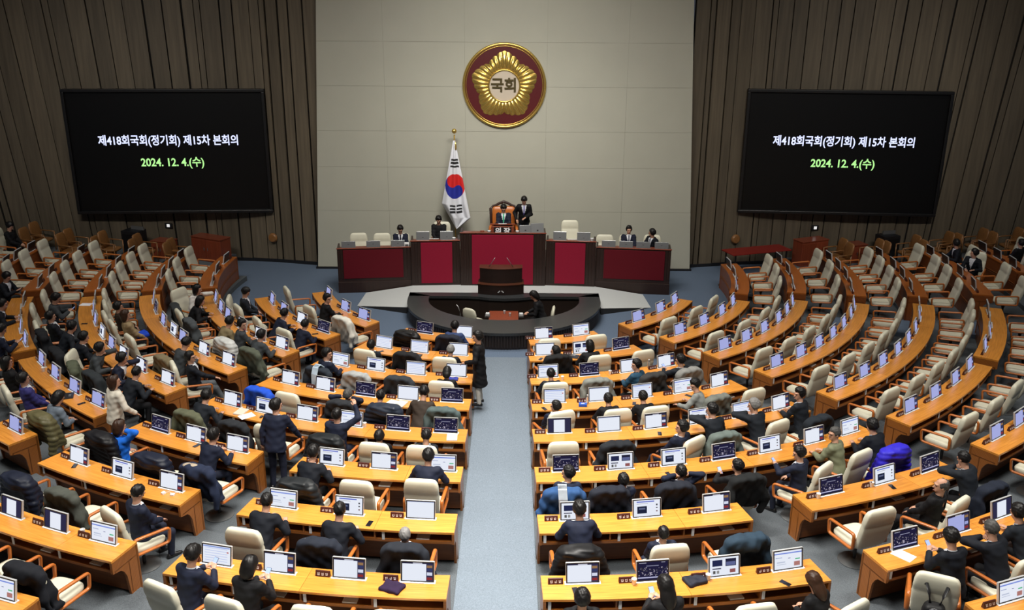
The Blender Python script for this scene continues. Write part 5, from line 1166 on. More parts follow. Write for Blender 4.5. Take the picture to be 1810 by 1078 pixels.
# ------------------------------------------------------------------ desks, chairs, monitors, nameplates
for d in DESKS: build_desk(*d)
NUMW = ['one', 'two', 'three', 'four', 'five', 'six', 'seven', 'eight']
chair_at = {}
for n, (row, block, i, tot, az, r, show, ch, occ, coat) in enumerate(SEATS):
    where = 'seat %s, %s row, %s' % (NUMW[i], ORD[row], BLOCK[block]) if block != 'X' else 'by the board wall, %s side' % ('left' if ch[0] < 0 else 'right')
    st = 'person seated' if occ else ('coat over its back' if coat and coat[0] != 'none' else 'empty')
    c = new_chair(ch[:3], ch[3], 'cream leather swivel chair, %s, %s' % (st, where), 'cream chairs of the desk rows')
    if coat and coat[0] != 'none': new_coat(ch[:3], ch[3], coat[0], coat[1], '%s over chair back, %s' % (coat[2], where), n)
    if show:
        h = ROWS[row][1]+DESK_H; x, y = pol(r, az); new_monitor((x, y, h), az*D2R, show, 'monitor showing %s, %s' % (SHOWS[show], where))
        a2 = az-.375/r/D2R; x, y = pol(r-.02, a2); new_nameplate((x, y, h), a2*D2R, 'dark red nameplate beside the monitor, %s' % where, n)
def scarf(ch, dx, col, label):
    m = MB(); path = [(-.60, .62), (-.60, .85), (-.575, 1.05), (-.51, 1.175), (-.42, 1.205), (-.33, 1.13), (-.285, .98)]
    m.loft([[(dx-.065+.01*math.sin(9*z), y-.012, z-.004), (dx+.065+.01*math.sin(9*z), y-.012, z-.004), (dx+.065+.01*math.sin(9*z), y+.012, z+.004), (dx-.065+.01*math.sin(9*z), y+.012, z+.004)] for y, z in path])
    o = m.obj('scarf', None, cloth(col, .95, 'scarf')); o.location = ch[:3]; o.rotation_euler = (0, 0, ch[3]); o.scale = (1.1, 1.08, 1.07); tag(o, label, 'scarf')
def seat_chair(row, block, i): return [s for s in SEATS if s[:3] == (row, block, i)][0][7]
scarf(seat_chair(6, 'RC', 0), -.02, (.30, .33, .37), 'grey scarf over the blue jacket on a chair, sixth row, right centre')
scarf(seat_chair(3, 'LC', 0), .04, (.38, .47, .56), 'pale blue scarf over a dark coat, third row, left centre')
ch = seat_chair(6, 'LD', 2)
for o in [o for o in COL.objects if o.get('label', '').startswith('navy coat with pale collar')]:
    m = MB(); m.ball((-.06, -.43, 1.10), (.17, .085, .055), 14); m.obj('collar', o, cloth((.34, .28, .21), .9, 'collar'), smooth=True)
# ------------------------------------------------------------------ people in the rows, phones in their hands
m = MB(); m.box((0, 0, .004), (.075, .155, .008)); PH = m.mesh('phone', bevel=.003, seg=2)
m = MB(); m.box((0, 0, .0083), (.068, .145, .0006)); PHS = m.mesh('phone_screen')
M['phone_lit'] = mat('lit phone screen', (.25, .33, .62), .3, emit=.7); M['phone_dark'] = mat('dark phone glass', (.01, .01, .014), .1)
def new_phone(Mx, label, lit=False):
    o = link('phone', PH, None, M['black']); o.matrix_world = Mx; tag(o, label, 'phone', 'phones about the chamber'); link('phone_screen', PHS, o, M['phone_lit' if lit else 'phone_dark']); return o
for (x, y, z, rz, pose, suit, hair, hc, label, op) in PEOPLE:
    op = dict(op); sc = op.pop('size', 1.0); p = new_person((x, y, z), rz, pose, suit, hair, hc, label, **op); p.scale = (sc,)*3
    if pose in ('phone', 'phonel'):
        S = skeleton(pose); w = (S['wrL']+S['wrR'])/2+V3(0, .10, .03) if pose == 'phone' else S['wrL']+nrm(S['wrL']-S['elL'])*.10
        Mx = Matrix.Translation((x, y, z)) @ Matrix.Rotation(rz, 4, 'Z') @ Matrix.Scale(sc, 4) @ Matrix.Translation(w.tolist()) @ Matrix.Rotation(.75, 4, 'X')
        new_phone(Mx, 'lit phone held by the '+label.split(',')[0]+', '+', '.join(label.split(', ')[3:]), True)
# people on their feet
new_person((-.50, -8.82, .30), 1.45, 'standcoat', 'black', 'short', 'black', 'person standing in the centre aisle in long black coat and pale trousers', trousers='cream', group='people on their feet')
new_person((-4.10, -12.78, .40), -.15, 'standlean', 'navy', 'short', 'black', 'person in navy suit standing between left desks seen from behind', trousers='navy', group='people on their feet')
new_person((-7.49, -11.66, .40), -.75, 'standrest', 'cream', 'bob', 'brown', 'person with bobbed brown hair standing in cream jacket among left desks', trousers='grey', group='people on their feet')
# ------------------------------------------------------------------ small things lying on the desks
def lathe_mesh(prof, n=14, auto=40):
    m = MB(); m.lathe(prof, n); return m.mesh('lathe', auto=auto)
CUP = lathe_mesh([(.026, 0), (.027, .002), (.036, .088), (.038, .092), (.036, .094), (.033, .090), (.026, .012)], 16)
BOT = lathe_mesh([(.03, 0), (.033, .01), (.033, .12), (.028, .15), (.013, .175), (.013, .19)], 14)
CAP = lathe_mesh([(.015, .188), (.015, .205), (.012, .207)], 12)
GLS = lathe_mesh([(.026, 0), (.032, .10), (.030, .10), (.024, .008)], 14)
def cloth_pile(seed, sx, sy, h):
    ax, P = grid((-.2, -.2, -.02), (.2, .2, .14), .012); x, y, z = P[..., 0], P[..., 1], P[..., 2]
    d = np.sqrt(np.maximum(np.abs(x)-sx+.03, 0)**2+np.maximum(np.abs(y)-sy+.03, 0)**2+np.maximum(np.abs(z-.0)-h+.03, 0)**2)-.03
    d = d+.008*np.sin(38*x+seed)*np.sin(30*y+2*seed)+.005*np.sin(60*z+20*x); d = np.maximum(d, -z-.004)
    V, F = surfnet(d, *ax); return ngon_mesh([(V, F, 0)], 'cloth')
for n, (kd, x, y, z, rz, label) in enumerate(ITEMS):
    tw = rz+random.uniform(-.6, .6); T = Matrix.Translation((x, y, z)) @ Matrix.Rotation(tw, 4, 'Z'); g = None
    if kd == 'phone': new_phone(T, label); continue
    if kd == 'cup': o = link('paper_cup', CUP, None, M['paper']); cat = 'cup'; g = 'paper cups on the desks'
    elif kd == 'bottle': o = link('water_bottle', BOT, None, M['glass']); link('cap', CAP, o, M['white']); cat = 'bottle'
    elif kd == 'glass': o = link('glass_tumbler', GLS, None, M['glass']); cat = 'glass'
    elif kd == 'paper': m = MB(); m.box((0, 0, .003), (.21, .297, .005)); o = m.obj('paper_sheet', None, M['paper']); cat = 'paper'; g = 'papers on the desks'
    elif kd == 'booklet':
        m = MB(); m.box((0, 0, .010), (.20, .28, .018)); o = m.obj('booklet', None, M['paper'], bevel=.003); cat = 'booklet'; g = 'papers on the desks'
        m = MB(); m.box((0, 0, .0205), (.202, .282, .003)); m.obj('cover', o, mat('booklet cover', (.55, .52, .42), .6))
    elif kd == 'folder':
        m = MB(); m.box((0, 0, .010), (.30, .22, .02)); o = m.obj('folder', None, M['black'], bevel=.004); cat = 'folder'; g = 'dark folders on the desks'
        m = MB(); m.box((0, .04, .0205), (.12, .05, .002)); m.obj('label_patch', o, M['grey_metal'])
    elif kd == 'purple_cloth': o = link('folded_cloth', cloth_pile(1, .15, .12, .05), None, cloth((.018, .008, .030), .9, 'purple')); cat = 'cloth'
    elif kd == 'navy_cloth': o = link('fabric_pouch', cloth_pile(3, .15, .11, .06), None, cloth((.014, .016, .028), .7, 'navy')); cat = 'pouch'
    elif kd == 'blue_cloth': o = link('scarf', cloth_pile(5, .14, .08, .04), None, cloth((.03, .04, .22), .9, 'blue')); cat = 'scarf'
    elif kd == 'blue_box':
        m = MB(); m.box((0, 0, .03), (.17, .10, .06)); o = m.obj('packet', None, mat('blue packet', (.01, .08, .45), .4), bevel=.008); cat = 'packet'
        m = MB(); m.box((0, 0, .0605), (.07, .03, .002)); m.obj('slot', o, M['white'])
    elif kd == 'charger': m = MB(); m.box((0, 0, .014), (.06, .06, .028)); m.tube([(0, .03, .012), (.02, .08, .006), (.06, .10, .004), (.1, .06, .004)], .004, 6); o = m.obj('charger', None, M['white'], auto=40); cat = 'charger'
    elif kd == 'mouse': m = MB(); m.ball((0, 0, .012), (.03, .055, .022), 12); o = m.obj('computer_mouse', None, M['black'], smooth=True); cat = 'mouse'
    o.matrix_world = T; tag(o, label, cat, g)
o = link('folded_jacket', cloth_pile(7, .17, .16, .09), None, cloth((.01, .055, .50), .5, 'blue')); o.location = (-9.12, -6.16, .249+.64); o.rotation_euler = (0, 0, -.9); tag(o, 'folded bright blue jacket on the lap of the person in beige coat', 'jacket')
# laptop on the lap of the woman at the right end of the eighth row, backpack on a chair
def laptop(loc, rz, label):
    t = empty('laptop', loc, rz, label, 'laptop'); m = MB(); m.box((0, 0, .01), (.33, .23, .018)); m.obj('keyboard_deck', t, M['silver'], bevel=.004)
    m = MB()
    for a in range(11):
        for b in range(5): m.box((-.14+.028*a, -.02+.026*b-.03, .0205), (.022, .02, .004))
    k = m.obj('keys', t, M['black']); k['kind'] = 'stuff'
    m = MB(); m.box((0, .115+.03, .12), (.33, .008, .22), M=Matrix.Translation((0, .12, .02)) @ Matrix.Rotation(-.35, 4, 'X') @ Matrix.Translation((0, 0, .11))); m.obj('lid', t, M['silver'])
laptop((4.30, -18.02, ROWS[8][1]+.60), .23, 'silver laptop on the lap of the person with long brown hair')
def backpack(loc, rz):
    t = empty('backpack', loc, rz, 'black backpack hung on the chair back at lower right', 'backpack')
    ax, P = grid((-.22, -.20, .30), (.22, .14, .95), .016); x, y, z = P[..., 0], P[..., 1], P[..., 2]
    w = .15-.05*np.clip((z-.72)/.2, 0, 1); d = np.sqrt(np.maximum(np.abs(x)-w+.06, 0)**2+np.maximum(np.abs(y)-.09+.05, 0)**2+np.maximum(np.abs(z-.60)-.26+.07, 0)**2)-.06
    d = smin(d, ellip(P, V3(0, -.08, .50), (.12, .06, .13)), .02); V, F = surfnet(d, *ax); link('bag', ngon_mesh([(V, F, 0)], 'bag'), t, cloth((.008, .008, .009), .55, 'bag'))
    for sx in (-1, 1): m = MB(); m.tube([(sx*.06, .0, .84), (sx*.09, .03, .98), (sx*.13, .14, 1.05), (sx*.16, .24, .9)], .022, 8, flat=.35); m.obj('strap', t, M['black'], smooth=True)
    m = MB(); m.tube([(-.105, -.105, .62), (-.10, -.105, .74), (-.05, -.10, .82), (0, -.10, .84), (.05, -.10, .82), (.10, -.105, .74), (.105, -.105, .62)], .006, 6); m.obj('zip', t, M['grey_metal'], smooth=True)
    m = MB(); m.lathe([(.034, 0), (.034, .006), (.03, .008)], 18); o = m.obj('badge', t, mat('red badge', (.55, .01, .02), .4)); o.rotation_euler = (PI/2, 0, 0); o.location = (0, -.145, .50)
    m = MB(); m.lathe([(.016, 0), (.016, .004)], 14); o = m.obj('badge_centre', t, M['white']); o.rotation_euler = (PI/2, 0, 0); o.location = (0, -.152, .50)
    m = MB(); m.box((0, -.142, .57), (.05, .006, .014)); m.obj('tag', t, mat('yellow tag', (.4, .36, .05), .6))
bc = [s for s in SEATS if s[0] == 8 and s[1] == 'RD' and s[2] == 0][0][7]
c, s_ = math.cos(bc[3]), math.sin(bc[3]); backpack((bc[0]+s_*.62, bc[1]-c*.62, bc[2]+.02), bc[3])

# ------------------------------------------------------------------ podium
def platform():
    m = MB(); m.box((0, 1.75, .165), (10.3, 2.1, .33)); struct(m.obj('floor_podium_lower', None, M['dark_wood']))
    m = MB(); m.box((0, 1.78, .525), (5.8, 2.05, .39)); struct(m.obj('floor_podium_middle', None, M['dark_wood']))
    m = MB(); m.box((-.05, 1.80, .89), (2.6, 2.0, .36)); struct(m.obj('floor_podium_upper', None, M['dark_wood']))
platform()
def podium_unit(A, B, h, t0, t1, pz0, pz1, red, label, plinth=0, depth=.62, top='dark_wood'):
    A, B = Vector((*A, 0)), Vector((*B, 0)); L = (B-A).length; c = (A+B)/2; rz = math.atan2(B.y-A.y, B.x-A.x)
    t = empty('podium_desk', c, rz, label, 'desk', 'desks of the podium')
    m = MB(); m.box((0, .04, h/2-.01), (L, .08, h-.02)); m.obj('front', t, M['dark_wood'], bevel=.01)
    for sx in (-1, 1): m = MB(); m.box((sx*(L/2-.03), .08+depth/2, h/2-.01), (.06, depth, h-.02)); m.obj('side', t, M['dark_wood'], bevel=.008)
    x0, x1 = -L/2+t0*L, -L/2+t1*L
    m = MB(); m.box(((x0+x1)/2, -.012, (pz0+pz1)/2), (x1-x0, .03, pz1-pz0)); m.obj('fabric_panel', t, M[red], bevel=.006)
    for a, b in ((-L/2+.02, x0-.02), (x1+.02, L/2-.02)):
        n = max(2, int((b-a)/.075)); w = (b-a)/n
        for k in range(n): m = MB(); m.box((a+w*(k+.5), -.006, (pz0+pz1)/2), (w*.72, .018, pz1-pz0)); m.obj('batten', t, M['dark_wood'], bevel=.004, seg=1)
    if plinth: m = MB(); m.box((0, -.01, plinth/2), (L+.01, .04, plinth)); m.obj('plinth', t, M['dark_wood'], bevel=.01)
    m = MB(); m.box((0, .0, h-.012), (L+.03, .07, .03)); m.obj('top_rail', t, M['red_wood'], bevel=.008)
    m = MB(); m.box((0, .08+depth/2, h-.15), (L-.12, depth, .035)); m.obj('worktop', t, M['red_wood'])
    return t
podium_unit((-5.28, .09), (-2.98, .37), 1.47, .08, .89, .47, 1.41, 'deep_red', 'podium desk with deep red panel at the left end', .36)
podium_unit((-2.97, .28), (-1.42, .40), 1.69, .20, .84, .28, 1.62, 'crimson', 'podium desk with crimson panel left of the speaker desk')
podium_unit((-1.41, .34), (1.30, .34), 1.95, .137, .855, .25, 1.88, 'crimson', 'tall central speaker desk with wide crimson panel')
podium_unit((1.31, .40), (2.89, .28), 1.70, .185, .79, .28, 1.63, 'crimson', 'podium desk with crimson panel right of the speaker desk')
podium_unit((2.90, .37), (5.25, .11), 1.50, .11, .92, .47, 1.43, 'deep_red', 'podium desk with deep red panel at the right end', .36)
# grey backs of the podium screens
def podium_screen(x, y, z, rz, w, h, label, tilt=-.25):
    t = empty('podium_monitor', (x, y, z), rz, label, 'monitor', 'screens on the podium desks')
    m = MB(); m.box((0, 0, h/2), (w, .03, h)); o = m.obj('casing', t, M['grey_metal'], bevel=.008); o.rotation_euler = (tilt, 0, 0)
    m = MB(); m.box((0, .018, h/2), (w-.04, .006, h-.04)); o = m.obj('screen', t, M['black']); o.rotation_euler = (tilt, 0, 0)
    m = MB(); m.box((0, .05, -.01), (.2, .14, .02)); m.box((0, .03, .06), (.05, .03, .14)); m.obj('stand', t, M['black'])
for k, (x, y) in enumerate(((-4.98, .50), (-4.20, .58), (-3.42, .66))): podium_screen(x, y, 1.36, .12, .44, .23, 'grey screen back on left end podium desk, %s from the left' % ['first', 'second', 'third'][k])
for k, (x, y) in enumerate(((-2.62, .66), (-1.86, .72))): podium_screen(x, y, 1.57, .08, .42, .31, 'grey screen back on podium desk left of the speaker, %s one' % ['outer', 'inner'][k])
for k, (x, y) in enumerate(((1.76, .72), (2.52, .66))): podium_screen(x, y, 1.58, -.08, .42, .31, 'grey screen back on podium desk right of the speaker, %s one' % ['inner', 'outer'][k])
for k, (x, y) in enumerate(((3.33, .68), (3.88, .62), (4.42, .56), (5.0, .50))): podium_screen(x, y, 1.39, -.11, .44, .23, 'grey screen back on right end podium desk, %s from the left' % ['first', 'second', 'third', 'fourth'][k])
podium_screen(.66, .70, 1.82, .15, .38, .28, 'tilted grey screen back on the speaker desk, left of two', -.3); podium_screen(1.05, .72, 1.82, .2, .42, .34, 'tilted grey screen back on the speaker desk, right of two', -.35)
# lecture stand of the speaker: nameplate, gavel, glasses
t = empty('speaker_nameplate', (-.07, .50, 1.82), 0, 'black nameplate with large white characters on the speaker desk', 'nameplate')
m = MB(); m.box((0, 0, .15), (.72, .05, .30)); m.obj('frame', t, M['red_wood'], bevel=.01); m = MB(); m.box((0, -.028, .15), (.56, .012, .24)); m.obj('plate', t, M['black'])
o = link('lettering', text_mesh('의 장', .24, heavy=.03), t, M['glyph']); o.rotation_euler = (PI/2, 0, 0); o.location = (0, -.036, .15); o.scale = (.95, .85, 1)
t = empty('reading_stand', (-.07, .78, 1.82), 0, 'brown slanted reading stand with papers before the speaker', 'stand')
m = MB(); m.box((0, 0, .17), (.8, .4, .03), M=Matrix.Translation((0, 0, .30)) @ Matrix.Rotation(-.2, 4, 'X')); m.box((0, 0, .14), (.6, .3, .28)); m.obj('stand', t, M['red_wood'])
m = MB(); m.box((0, 0, 0), (.26, .2, .012), M=Matrix.Translation((0, -.10, .335)) @ Matrix.Rotation(-.2, 4, 'X')); m.obj('papers', t, M['paper'])
t = empty('gavel', (-.72, .60, 1.82), .3, 'wooden gavel on its dark block on the speaker desk', 'gavel')
m = MB(); m.lathe([(.14, 0), (.14, .04), (.11, .06)], 20); m.obj('block', t, M['carved'], auto=40)
m = MB(); m.tube([(-.06, 0, .10), (.06, 0, .10)], .035, 12); m.obj('head', t, M['red_wood'], auto=40); m = MB(); m.tube([(0, 0, .10), (.02, -.16, .09)], .012, 8); m.obj('handle', t, M['red_wood'], smooth=True)
for x, lb in ((-.50, 'small pale glass on the speaker desk near the gavel'), (.40, 'small white cup on the speaker desk by the screens')):
    o = link('desk_cup', CUP, None, M['white']); o.location = (x, .55, 1.82); o.scale = (1.6, 1.6, 1.5); tag(o, lb, 'cup')
for sx in (-1, 1):
    t = empty('desk_microphone', (sx*.44-.06, .72, 1.82), 0, 'thin black microphone on the speaker desk, %s side' % ('left' if sx < 0 else 'right'), 'microphone', 'microphones')
    m = MB(); m.tube([(0, 0, 0), (-sx*.05, .02, .15), (-sx*.22, .05, .36)], .008, 6); m.obj('neck', t, M['black'], smooth=True); m = MB(); m.ball((-sx*.235, .053, .38), .018, 8); m.obj('head', t, M['black'], smooth=True); m = MB(); m.lathe([(.05, 0), (.05, .02), (.03, .03)], 14); m.obj('base', t, M['black'])
# small cups, papers on the side desks
for x, y, z, lb in ((-1.62, .62, 1.55, 'left'), (2.78, .60, 1.56, 'right')):
    o = link('desk_cup', CUP, None, M['white']); o.location = (x, y, z); o.scale = (1.5, 1.5, 1.7); tag(o, 'white cup on the podium desk %s of the speaker desk' % lb, 'cup')
for x, y, z, lb in ((-2.25, .62, 1.60, 'left'), (2.15, .62, 1.61, 'right')):
    m = MB(); m.box((0, 0, 0), (.30, .22, .02)); o = m.obj('paper_stack', None, M['paper']); o.location = (x, y, z+.06); o.rotation_euler = (-.3, 0, 0); tag(o, 'white papers on the podium desk %s of the speaker desk' % lb, 'papers')
m = MB(); m.box((0, 0, .10), (.16, .12, .20)); o = m.obj('paper_box', None, M['white'], bevel=.01); o.location = (-3.13, .62, 1.33); tag(o, 'white box on the left end podium desk', 'box'); m = MB(); m.box((0, -.062, .12), (.10, .004, .08)); m.obj('print', o, M['grey_metal'])
# podium chairs
CHP = (((-4.83, 1.45, .33), 'first'), ((-4.05, 1.45, .33), 'second'), ((-3.42, 1.45, .33), 'third'))
for (loc, w) in CHP: new_chair(loc, PI+.1, 'cream chair behind the left end podium desk, %s from the left' % w, 'cream chairs of the podium')
for (loc, w) in (((3.28, 1.45, .33), 'first'), ((4.04, 1.45, .33), 'second'), ((4.86, 1.45, .33), 'third')): new_chair(loc, PI-.1, 'cream chair behind the right end podium desk, %s from the left' % w, 'cream chairs of the podium')
new_chair((-2.10, 1.50, .72), PI, 'cream high chair behind the podium desk left of the speaker', 'cream chairs of the podium'); new_chair((2.15, 1.50, .80), PI, 'empty cream high chair behind the podium desk right of the speaker', 'cream chairs of the podium')
G2 = 'people on the podium'
new_person((-3.42, 1.40, .50), PI+.1, 'backdown', 'navy', 'short', 'black', 'person in dark suit and tie seated behind left end podium desk', tie=(.01, .01, .02), group=G2, glasses=True)
new_person((-2.16, 1.42, .82), PI, 'backdown', 'black', 'short', 'black', 'person in black suit reading at podium desk left of the speaker', group=G2)
new_person((-.05, 1.66, 1.16), PI, 'backdown', 'navy', 'short', 'black', 'person with glasses and green tie in the big orange speaker chair', tie=(.05, .38, .22), group=G2, glasses=True)
new_person((.62, 1.98, 1.07), PI, 'standbow', 'black', 'short', 'black', 'person in black suit standing with bowed head beside the speaker chair', tie=(.09, .07, .34), group=G2)
new_person((4.06, 1.42, .50), PI-.05, 'back', 'navy', 'short', 'black', 'person in navy suit seated behind right end podium desk, head tilted', tie=(.02, .02, .05), group=G2)
new_person((4.90, 1.44, .46), PI-.7, 'turnr', 'dark', 'short', 'black', 'person in dark suit at far right of the podium turned leftwards', tie=(.02, .02, .05), group=G2)
# speaker's carved chair
t = empty('speaker_chair', (-.05, 2.0, 1.07), PI, 'big orange leather armchair with carved dark frame on the podium', 'chair')
m = MB(); prof = [(.30, .03, -.16, .42, .1), (.36, .06, -.17, .48, .1), (.38, .07, -.20, .8, .1), (.385, .07, -.24, 1.15, .1), (.36, .06, -.26, 1.26, .1), (.30, .03, -.27, 1.30, .1)]; rounded_loft(m, prof, 24, 5); m.obj('backrest', t, M['orange_leather'], smooth=True)
m = MB(); m.tube([(-.41, -.18, .35), (-.415, -.21, .8), (-.44, -.26, 1.22), (-.36, -.28, 1.29), (-.26, -.28, 1.32), (-.13, -.28, 1.40), (-.05, -.28, 1.42), (0, -.28, 1.46), (.05, -.28, 1.42), (.13, -.28, 1.40), (.26, -.28, 1.32), (.36, -.28, 1.29), (.44, -.26, 1.22), (.415, -.21, .8), (.41, -.18, .35)], .045, 8); m.obj('carved_frame', t, M['carved'], smooth=True)
m = MB(); rounded_loft(m, [(.30, .30, .1, .34, 0), (.37, .36, .1, .37, 0), (.38, .37, .1, .46, 0), (.32, .32, .1, .50, 0)], 20); m.obj('seat', t, M['orange_leather'], smooth=True)
for sx in (-1, 1):
    m = MB(); m.tube([(sx*.41, -.18, .66), (sx*.44, .1, .68), (sx*.44, .32, .66), (sx*.43, .38, .58)], .05, 10); m.obj('armrest', t, M['orange_leather'], smooth=True)
    for yy in (-.18, .38): m = MB(); m.tube([(sx*.36, yy, 0), (sx*.37, yy, .2), (sx*.39, yy, .4)], [.025, .035, .04], 8); m.obj('leg', t, M['carved'], smooth=True)
# ------------------------------------------------------------------ ramps and floor before the podium
m = MB(); m.prism([(-2.95, -1.36), (-2.95, .45), (2.9, .45), (2.9, -1.36)], .0, .20); o = struct(m.obj('floor_rostrum', None, M['ramp']))
for sx, lb in ((-1, 'left'), (1, 'right')):
    m = MB(); a = [(sx*4.50, -1.20, .01), (sx*4.42, .10, .01), (sx*2.9, .30, .20), (sx*2.9, -1.85, .20)]
    V = a+[(x, y, 0) for x, y, z in a]; m.add(V, [(0, 1, 2, 3), (4, 7, 6, 5), (0, 4, 5, 1), (1, 5, 6, 2), (2, 6, 7, 3)]); m.add([V[0], V[3], V[7], V[4]], [(0, 1, 2, 3)], 1)
    struct(m.obj('floor_ramp_%s' % lb, None, None, mats=[M['ramp'], M['ramp_side']]))
# lectern
M['lectern_wood'] = wood('lectern wood', (.009, .004, .003), (.016, .007, .005), uv=False, rough=.45, tone=.02, coat=.05)
M['desk_edge'] = wood('lectern edge wood', (.05, .016, .008), (.08, .026, .012), uv=False, rough=.3, tone=.02)
t = empty('lectern', (-.10, -1.42, .2), 0, 'dark curved two tier wooden lectern in front of the podium', 'lectern')
def curved_box(w, y0, bow, z0, z1, depth, n=14):
    R_ = []
    for k in range(n+1):
        x = -w/2+w*k/n; yy = y0-bow*(1-(2*k/n-1)**2); R_.append([(x, yy, z0), (x, y0+depth, z0), (x, y0+depth, z1), (x, yy, z1)])
    return R_
m = MB(); m.loft(curved_box(1.38, 0, .16, -.2, .60, .55)); m.obj('lower_tier', t, M['lectern_wood'], auto=30)
m = MB(); m.loft(curved_box(1.28, .17, .15, .55, 1.06, .32)); m.obj('upper_tier', t, M['lectern_wood'], auto=30)
m = MB(); m.loft(curved_box(1.40, -.01, .165, .605, .62, .2)); m.obj('lower_ledge', t, M['desk_edge'], auto=30)
m = MB(); m.loft(curved_box(1.30, .16, .155, 1.06, 1.075, .34)); m.obj('top_ledge', t, M['desk_edge'], auto=30)
for sx in (-1, 1):
    m = MB(); m.tube([(sx*.36, .25, 1.08), (sx*.18, .18, 1.38)], .011, 6); o = m.obj('microphone', t, M['grey_metal'], smooth=True)
    m = MB(); m.box((0, 0, 0), (.085, .012, .028), M=Matrix.Translation((sx*.055, -.172, .42)) @ Matrix.Rotation(sx*.72, 4, 'Y')); m.obj('chevron', t, M['silver'])
# sunken stenographers' pit
def pit():
    cx, cy = 0, -1.95; ro = 2.86; n = 44
    t = empty('recording_pit', (0, -3.2, 0), 0, 'dark half round counter enclosing the sunken pit before the lectern', 'counter')
    A = [PI+PI*k/n for k in range(n+1)]
    out = [(ro*math.cos(a), cy+ro*math.sin(a)*1.0) for a in A]; inn = [(2.24*math.cos(a), cy+.05+1.86*math.sin(a)) for a in A]
    L = lambda p, z: (p[0], p[1]+3.2, z)
    pts_o = [(-ro, -1.32)]+out+[(ro, -1.32)]; pts_i = [(-2.24, -1.62)]+inn+[(2.24, -1.62)]
    m = MB(); m.loft([[L(o, .42), L(o, .50), L(i, .50), L(i, .42)] for o, i in zip(pts_o, pts_i)]); m.obj('rim', t, M['rim'], bevel=.0)
    # rear rim bowed round the foot of the lectern
    rear = [(-ro, 0), (-1.15, 0), (-.75, .05), (-.45, .16), (0, .22), (.45, .16), (.75, .05), (1.15, 0), (ro, 0)]
    m = MB(); m.loft([[L((x, -1.32), .42), L((x, -1.32), .50), L((x, -1.66-b), .50), L((x, -1.66-b), .42)] for x, b in rear]); m.obj('rear_rim', t, M['rim'])
    m = MB(); m.loft([[L((x, -1.60-b), -.28), L((x, -1.62-b), -.28), L((x, -1.62-b), .42), L((x, -1.60-b), .42)] for x, b in rear]); m.obj('rear_wall', t, M['flute'])
    m = MB(); m.loft([[L((x*.975, (y-cy)*.975+cy), 0), L((x*.975, (y-cy)*.975+cy), .42), L((x*.95, (y-cy)*.95+cy), .42), L((x*.95, (y-cy)*.95+cy), 0)] for x, y in pts_o]); m.obj('outer_wall', t, M['flute'])
    for k in range(112):
        a = PI+PI*(k+.5)/112; m_ = FL; o = link('flute', m_, t, M['flute']); o.location = (ro*.982*math.cos(a), cy+3.2+ro*.982*math.sin(a), 0); o.rotation_euler = (0, 0, a)
    m = MB(); m.loft([[L(p, -.28), L(p, .43), L((p[0]*1.02, p[1]*1.02), .43), L((p[0]*1.02, p[1]*1.02), -.28)] for p in pts_i]); m.obj('inner_wall', t, M['flute'])
    m = MB(); m.lathe([(.02, 0), (2.5, 0)], 40, (0, cy, -.28)); struct(m.obj('floor_pit', None, M['pit']))
m = MB(); m.loft([[(.02*math.cos(a), .028*math.sin(a), z) for a in (-1.57, -.8, 0, .8, 1.57)] for z in (.06, .40)]); FL = m.mesh('flute')
pit()
t = empty('pit_desk', (.0, -3.05, -.28), 0, 'small red brown desk inside the recording pit', 'desk')
m = MB(); m.box((0, 0, .62), (.84, .95, .04)); m.obj('tabletop', t, M['red_wood'], bevel=.008); m = MB(); m.box((0, 0, .30), (.7, .8, .6)); m.obj('cabinet', t, M['dark_wood'])
for k, (x, y) in enumerate(((.02, .22), (.18, .02))):
    o = link('desk_cup', CUP, None, M['silver']); o.location = (x, -3.05+y, .36); tag(o, 'small silver item on the pit desk, %s one' % ['rear', 'front'][k], 'cup')
for x, lb in ((-.46, 'left'), (.50, 'right')):
    t = empty('stenograph', (x, -3.05, .36), 0, 'grey stenograph machine on the %s side of the pit desk' % lb, 'machine'); m = MB(); m.box((0, 0, .03), (.14, .24, .06)); m.obj('body', t, M['grey_metal'], bevel=.01); m = MB(); m.box((0, .05, .07), (.1, .1, .02)); m.obj('keys', t, M['white'])
# shell chairs of the pit
def shell_chair(loc, rz, label):
    t = empty('shell_chair', loc, rz, label, 'chair', 'white chairs in the pit')
    m = MB(); rounded_loft(m, [(.16, .03, -.20, .50, .1), (.22, .05, -.21, .60, .1), (.235, .055, -.23, .74, .1), (.20, .045, -.25, .88, .1), (.12, .02, -.26, .93, .1)], 20, 2.6); m.obj('backrest', t, M['cream'], smooth=True)
    m = MB(); rounded_loft(m, [(.18, .18, .02, .42, 0), (.23, .23, .02, .45, 0), (.22, .22, .02, .50, 0), (.15, .15, .02, .51, 0)], 20, 3); m.obj('seat', t, M['cream'], smooth=True)
    m = MB(); m.lathe([(.22, 0), (.22, .02), (.03, .05), (.03, .42)], 16); m.obj('base', t, M['grey_metal'], auto=40)
shell_chair((-.85, -3.0, -.28), -.55, 'white rounded chair left of the pit desk'); shell_chair((1.18, -3.0, -.28), 1.5, 'white rounded chair under the person in the pit')
new_person((1.10, -3.0, -.28), 1.55, 'laptop', 'black', 'bob', 'black', 'person with black hair in black jacket working in the recording pit', trousers='black', group='people in the pit')
t = empty('pit_microphone', (-1.25, -2.95, -.28), 0, 'thin microphone stand in the recording pit', 'microphone'); m = MB(); m.lathe([(.12, 0), (.12, .02), (.015, .03), (.012, .7)], 12); m.obj('stand', t, M['grey_metal'], auto=40); m = MB(); m.tube([(0, 0, .7), (-.05, 0, .88), (-.1, 0, .95)], .012, 6); m.obj('head', t, M['silver'], smooth=True)

